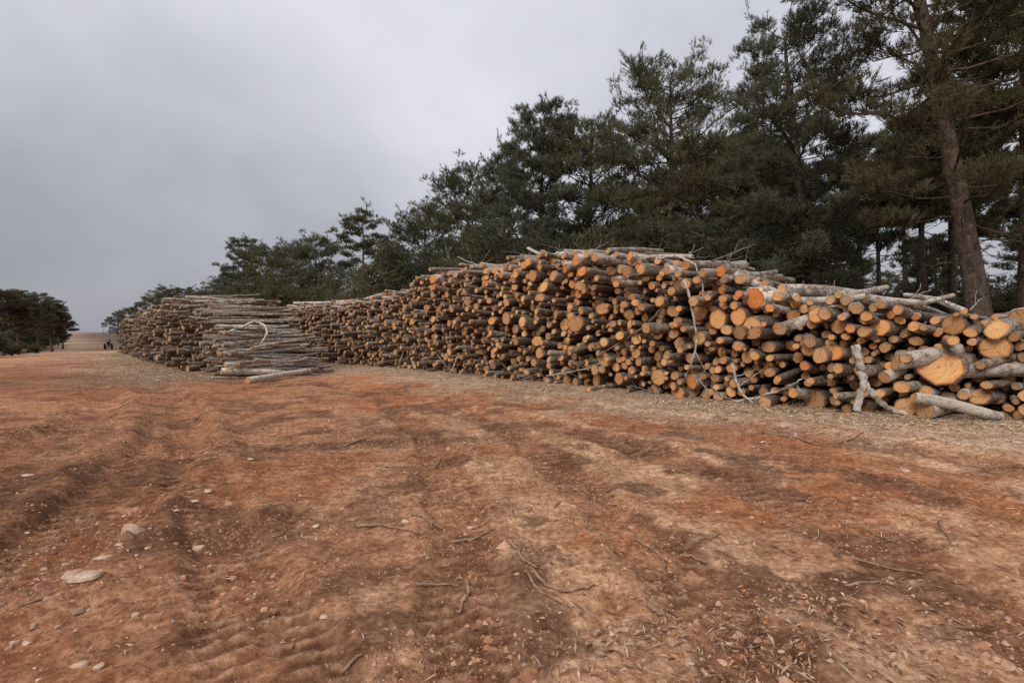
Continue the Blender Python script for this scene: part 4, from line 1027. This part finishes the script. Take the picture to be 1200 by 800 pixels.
STONES = [(156, 627, 36, 18, 'largest rounded pale stone, left of the lugged tyre track', .5, 0.1), (85, 675, 28, 24, 'upright angular pale stone beside the long flat one', .6, .7), (103, 684, 38, 24, 'long flat pale stone lowest of the left three', .35, .6),
          (234, 634, 18, 9, 'small pale stone right of the largest one', .5, 0), (173, 647, 9, 8, 'small round stone just below the largest one', .6, 0), (140, 648, 11, 7, 'small stone between the largest and the long flat one', .5, 0),
          (120, 662, 26, 12, 'crumbled low stone above the long flat one', .3, .6), (95, 776, 24, 14, 'rounded tan stone near the bottom left corner', .5, .2), (117, 781, 16, 16, 'angular tan stone right of the rounded corner one', .6, .9),
          (32, 752, 14, 12, 'dull stone at the far left bottom', .5, 0), (205, 606, 12, 4, 'thin pale flake above the lugged track', .3, 0), (243, 575, 16, 5, 'thin pale flake higher up the track', .3, .1), (227, 587, 13, 5, 'pale flake beside the thin flakes', .3, 0),
          (32, 560, 16, 6, 'pale flat stone at the left edge of the rut', .3, 0), (293, 541, 10, 4, 'small pale chip of stone between tracks', .4, 0), (550, 617, 12, 5, 'small pale stone near the middle stick', .4, 0), (655, 674, 14, 6, 'flat pale stone in the middle of the foreground', .4, .2),
          (507, 740, 12, 8, 'small brown stone low in the foreground', .5, 0), (1010, 705, 12, 8, 'round tan stone in the right foreground', .5, 0), (1047, 765, 16, 8, 'tan stone low in the right foreground', .5, .3), (862, 634, 10, 7, 'small tan stone right of the curved sticks', .5, 0),
          (370, 612, 9, 8, 'small tan stone right of the lugged track', .5, 0), (380, 725, 12, 9, 'tan stone lower right of the lugged track', .5, 0), (1062, 553, 11, 5, 'pale stone in the right middle ground', .4, 0), (915, 760, 11, 7, 'small stone among the shreds at lower right', .5, 0)]
for i, (px, py, w, h, lab, tl, ro) in enumerate(STONES): stone(px, py, w, h, lab, 300 + i, tl, ro)

# ------------------------------------------------------------------ sticks
STICKS = [([(418, 620), (450, 619), (490, 633)], 4.2, 'long stick lying left of the middle track'), ([(483, 609), (520, 617)], 5, 'short thick stick above the long one'), ([(530, 634), (578, 627)], 4, 'straight stick across the middle track'),
          ([(590, 641), (606, 652), (614, 668), (630, 677)], 4.5, 'crooked stick with a bent end near the middle'), ([(617, 683), (630, 702), (668, 715)], 4, 'curved stick below the crooked one'), ([(622, 678), (640, 695), (672, 700), (698, 692)], 4.5, 'bowed stick crossing the curved one'),
          ([(488, 694), (515, 686), (536, 688)], 4, 'forked dark stick left of the bowed one'), ([(547, 682), (549, 696), (540, 718)], 5, 'short bent stick beside the forked one'), ([(745, 636), (765, 645), (779, 658), (777, 672)], 4.2, 'hooked stick right of centre'),
          ([(464, 549), (505, 552)], 2.6, 'straight stick before the middle track, far'), ([(508, 548), (516, 534)], 2.6, 'short stick angled to the far straight one'), ([(404, 524), (434, 511)], 2.8, 'stick at the edge of the chip-strewn ground'),
          ([(893, 507), (930, 514), (960, 525)], 3.2, 'long pale stick before the low end of the pile'), ([(985, 652), (1040, 655), (1082, 668)], 3.6, 'long thin stick in the right foreground'), ([(990, 690), (1050, 690)], 3.4, 'straight stick below the long thin one'),
          ([(1100, 614), (1107, 628), (1117, 645)], 3.4, 'bent stick at the right, pointing to the pile'), ([(991, 611), (994, 626)], 2.8, 'tiny stick standing by the right track'), ([(1005, 612), (1050, 632)], 2.6, 'thin straight stick right of the tiny one'),
          ([(815, 643), (845, 630)], 3.6, 'straight stick right of the hooked one'), ([(800, 652), (830, 660)], 3.6, 'dark stick below the straight one, right of centre'), ([(670, 610), (675, 640)], 2.6, 'thin stem sticking up left of the pair'),
          ([(684, 606), (692, 635), (702, 622)], 2.8, 'bent dry stalk right of the thin stem'), ([(650, 598), (657, 590)], 2.6, 'tiny twig in the dark track'), ([(785, 552), (850, 565)], 2.6, 'dark thin stick in the dark red band'),
          ([(440, 548), (474, 549)], 2.4, 'pale thin stick far left of the track'), ([(20, 728), (50, 718), (62, 708)], 3.4, 'pale bent stick at the far left'), ([(1085, 715), (1130, 730)], 3.4, 'dark stick in the lower right corner area'),
          ([(400, 790), (428, 775)], 6, 'broken dark stick at the bottom left of centre'), ([(980, 520), (1012, 512)], 2.6, 'pale short stick beside the long pale one'), ([(760, 715), (775, 728)], 7, 'short stubby stick by the shreds'), ([(905, 640), (928, 652)], 3, 'small stick in the right foreground, reddish')]
for pts, wpx, lab in STICKS:
    w3 = []
    for x, y in pts:
        p = at(x, y); w3.append((p[0], p[1], 0))
    w3 = np.array(w3); n = max(9, 4 * len(w3)); c = curve_pts(w3, n, 0.0)
    c[:, :2] += brng.normal(0, 0.006, (n, 2)) * np.linspace(0, 1, n)[:, None] ** 0.5
    r = max(0.5 * wpx / F * w3[:, 1].mean(), 0.006)
    zg = ground_z(c[:, 0], c[:, 1]); c[:, 2] = np.maximum(zg, np.interp(np.linspace(0, 1, n), [0, 0.5, 1], [zg[0], zg[n // 2], zg[-1]])) + r * 0.7
    k = Coll(); k.add(*tube(c, np.linspace(r, r * 0.45, n), 7, True, 0.14, brng))
    tag(obj('stick', k.mesh('stick', [M_STICK])), lab, 'stick', 'sticks lying on the clay')

# ------------------------------------------------------------------ chips, shreds, pebbles
crng = np.random.default_rng(70)
def scatter_xy(n, dens, xr, yr):
    out = []
    while sum(len(o) for o in out) < n:
        x = crng.uniform(*xr, 6 * n); y = yr[0] + (yr[1] - yr[0]) * crng.uniform(0, 1, 6 * n) ** 1.5
        out.append(np.stack([x, y], 1)[crng.uniform(0, 1, len(x)) < dens(x, y)])
    return np.concatenate(out)[:n]
def shreds(name, label, xy, ln, wd, cols, lift=0.006, vert=0.25):
    n = len(xy); z = ground_z(xy[:, 0], xy[:, 1]); az = crng.uniform(0, 6.28, n); L = ln * crng.lognormal(0, 0.45, n); Wd = wd * crng.lognormal(0, 0.35, n)
    el = crng.normal(0, vert, n)
    d = np.stack([np.cos(az) * np.cos(el), np.sin(az) * np.cos(el), np.sin(el)], 1); s = np.stack([-np.sin(az), np.cos(az), crng.normal(0, 0.3, n)], 1)
    c = np.stack([xy[:, 0], xy[:, 1], z + lift + np.abs(np.sin(el)) * L * 0.4], 1)
    up = np.array((0, 0, 1.0))
    mid = c + up * (Wd * 0.5)[:, None]
    a = c - d * (L / 2)[:, None]; b = c + d * (L / 2)[:, None]; l = mid + s * (Wd / 2)[:, None]; r = mid - s * (Wd / 2)[:, None]; bt = c - up * (Wd * 0.5)[:, None]
    V = np.stack([a, b, l, r, bt], 1).reshape(-1, 3); o = (np.arange(n) * 5)[:, None]
    T = np.concatenate([o + np.array(t)[None] for t in ((0, 3, 2), (1, 2, 3), (0, 2, 4), (2, 1, 4), (0, 4, 3), (3, 4, 1))])
    k = np.asarray(cols)[crng.integers(0, len(cols), n)] * crng.uniform(0.7, 1.25, (n, 1))
    C = np.repeat(np.c_[k, np.ones(n)], 5, 0)
    tag(obj(name, mesh_np(name, V, [T], [M_CHIP], {'tone': ('FLOAT_COLOR', C)}, smooth=False)), label, kind='stuff')
def d_straw(x, y):
    s, q = SQ(x, y); k = q - q0(s)
    far = (s > 13.5) & (q < -4)
    main = np.exp(-((k + 1.1) / 1.5) ** 2) * (k < 0.5)
    fr = np.exp(-((q + 8.6) / 1.3) ** 2) * (s > 13) * (s < 52)
    return np.clip(main * (0.6 + 1.2 * fbm(x, y, 0.7, 3)) * (~far) + fr * 0.7, 0, 1)
shreds('bark_chips', 'straw-coloured bark chips strewn along the foot of the pile', scatter_xy(17000, d_straw, (-34, 12), (7, 46)), 0.075, 0.016,
       [(0.5, 0.38, 0.25), (0.42, 0.3, 0.19), (0.6, 0.48, 0.34), (0.28, 0.19, 0.12)])
def d_field(x, y): return np.clip(0.10 + 1.3 * np.maximum(fbm(x, y, 0.6, 3) - 0.12, 0) + 0.8 * np.exp(-((x - 1.1) ** 2 / 0.5 + (y - 2.6) ** 2 / 0.18)) + 0.5 * np.exp(-((x - 3.0) ** 2 / 2.0 + (y - 4.0) ** 2 / 1.5)), 0, 1) * (np.abs(x) < y * 1.15 + 1) * (SQ(x, y)[1] < 0)
shreds('wood_shreds', 'brown shreds of bark and twig scattered over the clay', scatter_xy(5200, d_field, (-14, 14), (1.9, 13)), 0.042, 0.006,
       [(0.36, 0.21, 0.13), (0.46, 0.30, 0.2), (0.24, 0.125, 0.075), (0.56, 0.42, 0.3)])
def d_heap(x, y): return np.clip(np.exp(-((x - 0.75) ** 2 / 0.35 + (y - 2.45) ** 2 / 0.06)) + 0.6 * np.exp(-((x - 1.7) ** 2 / 0.25 + (y - 2.6) ** 2 / 0.08)), 0, 1)
shreds('bark_litter', 'heap of bark strips and splinters in the lower right foreground', scatter_xy(420, d_heap, (-0.8, 3.2), (1.9, 3.4)), 0.05, 0.010,
       [(0.25, 0.14, 0.09), (0.34, 0.21, 0.14), (0.18, 0.095, 0.06), (0.42, 0.29, 0.2)], 0.012, 0.35)
# pebbles and clods: small faceted lumps
def lumps(name, label, xy, size, cols):
    n = len(xy); z = ground_z(xy[:, 0], xy[:, 1]); r = size * crng.lognormal(0, 0.5, n)
    an = np.arange(6) / 6 * 2 * np.pi
    b = np.r_[np.c_[np.cos(an), np.sin(an), 0 * an], np.c_[0.72 * np.cos(an + 0.4), 0.72 * np.sin(an + 0.4), 0 * an + 0.5], [[0.1, 0, 0.68]]]
    V = b[None] * r[:, None, None] * crng.uniform(0.72, 1.25, (n, 13, 1)); a = crng.uniform(0, 6.28, n); c, s = np.cos(a)[:, None], np.sin(a)[:, None]
    el_ = crng.uniform(0.5, 0.95, (n, 1))
    X = V[..., 0] * c - V[..., 1] * s * el_; Y = V[..., 0] * s + V[..., 1] * c * el_
    V = np.stack([X + xy[:, :1], Y + xy[:, 1:], V[..., 2] * crng.uniform(0.6, 1.1, (n, 1)) + z[:, None] - 0.15 * r[:, None]], 2)
    o = (np.arange(n) * 13)[:, None]; fs = []
    for i in range(6):
        j = (i + 1) % 6; fs += [(i, j, 6 + i), (j, 6 + j, 6 + i), (6 + i, 6 + j, 12)]
    T = np.concatenate([o + np.array(f)[None] for f in fs])
    k = np.asarray(cols)[crng.integers(0, len(cols), n)] * crng.uniform(0.75, 1.2, (n, 1))
    tag(obj(name, mesh_np(name, V.reshape(-1, 3), [T], [M_CHIP], {'tone': ('FLOAT_COLOR', np.repeat(np.c_[k, np.ones(n)], 13, 0))}, smooth=False)), label, kind='stuff')
def d_peb(x, y): return np.clip(0.15 + 1.5 * np.maximum(fbm(x + 9, y, 0.5, 3) - 0.05, 0) + 0.9 * np.exp(-((x + 2.6) ** 2 / 1.2 + (y - 3.6) ** 2 / 1.0)), 0, 1) * (np.abs(x) < y * 1.15 + 1) * (SQ(x, y)[1] < -0.3)
lumps('pebbles', 'small pale pebbles scattered over the clay', scatter_xy(1500, d_peb, (-14, 12), (1.9, 14)), 0.009, [(0.42, 0.29, 0.2), (0.36, 0.22, 0.15), (0.48, 0.36, 0.27)])
lumps('clay_clods', 'crumbs and clods of red clay along the tracks', scatter_xy(3500, d_peb, (-14, 12), (1.9, 14)), 0.010, [(0.35, 0.165, 0.09), (0.45, 0.265, 0.165), (0.24, 0.118, 0.07)])

def crumbs(name, label, xy, size, cols):
    n = len(xy); z = ground_z(xy[:, 0], xy[:, 1]); r = size * crng.lognormal(0, 0.55, n)
    an = np.arange(5) / 5 * 2 * np.pi
    V = np.r_[np.c_[np.cos(an), np.sin(an), 0 * an], [[0.0, 0.0, 0.8]]][None] * r[:, None, None] * crng.uniform(0.6, 1.3, (n, 6, 1))
    a = crng.uniform(0, 6.28, n); c, s_ = np.cos(a)[:, None], np.sin(a)[:, None]; e_ = crng.uniform(0.5, 1, (n, 1))
    V = np.stack([V[..., 0] * c - V[..., 1] * s_ * e_ + xy[:, :1], V[..., 0] * s_ + V[..., 1] * c * e_ + xy[:, 1:], V[..., 2] + z[:, None] - 0.1 * r[:, None]], 2)
    o = (np.arange(n) * 6)[:, None]; T = np.concatenate([o + np.array((i, (i + 1) % 5, 5))[None] for i in range(5)])
    k = np.asarray(cols)[crng.integers(0, len(cols), n)] * crng.uniform(0.8, 1.15, (n, 1))
    tag(obj(name, mesh_np(name, V.reshape(-1, 3), [T], [M_CHIP], {'tone': ('FLOAT_COLOR', np.repeat(np.c_[k, np.ones(n)], 6, 0))}, smooth=False)), label, kind='stuff')
def d_cr(x, y):
    _, g, _ = track_field(x, y)
    return np.clip(0.06 + 2.6 * np.maximum(fbm(x + 3, y + 5, 1.1, 4, 0.6) + 0.22 * g - 0.1, 0), 0, 1) * (np.abs(x) < y * 1.1 + 1) * (SQ(x, y)[1] < -0.3)
crumbs('soil_crumbs', 'loose crumbs of red clay broken up by wheels', scatter_xy(24000, d_cr, (-9, 9), (1.9, 9)), 0.0085, [(0.34, 0.165, 0.092), (0.45, 0.265, 0.165), (0.21, 0.105, 0.063), (0.29, 0.14, 0.08)])
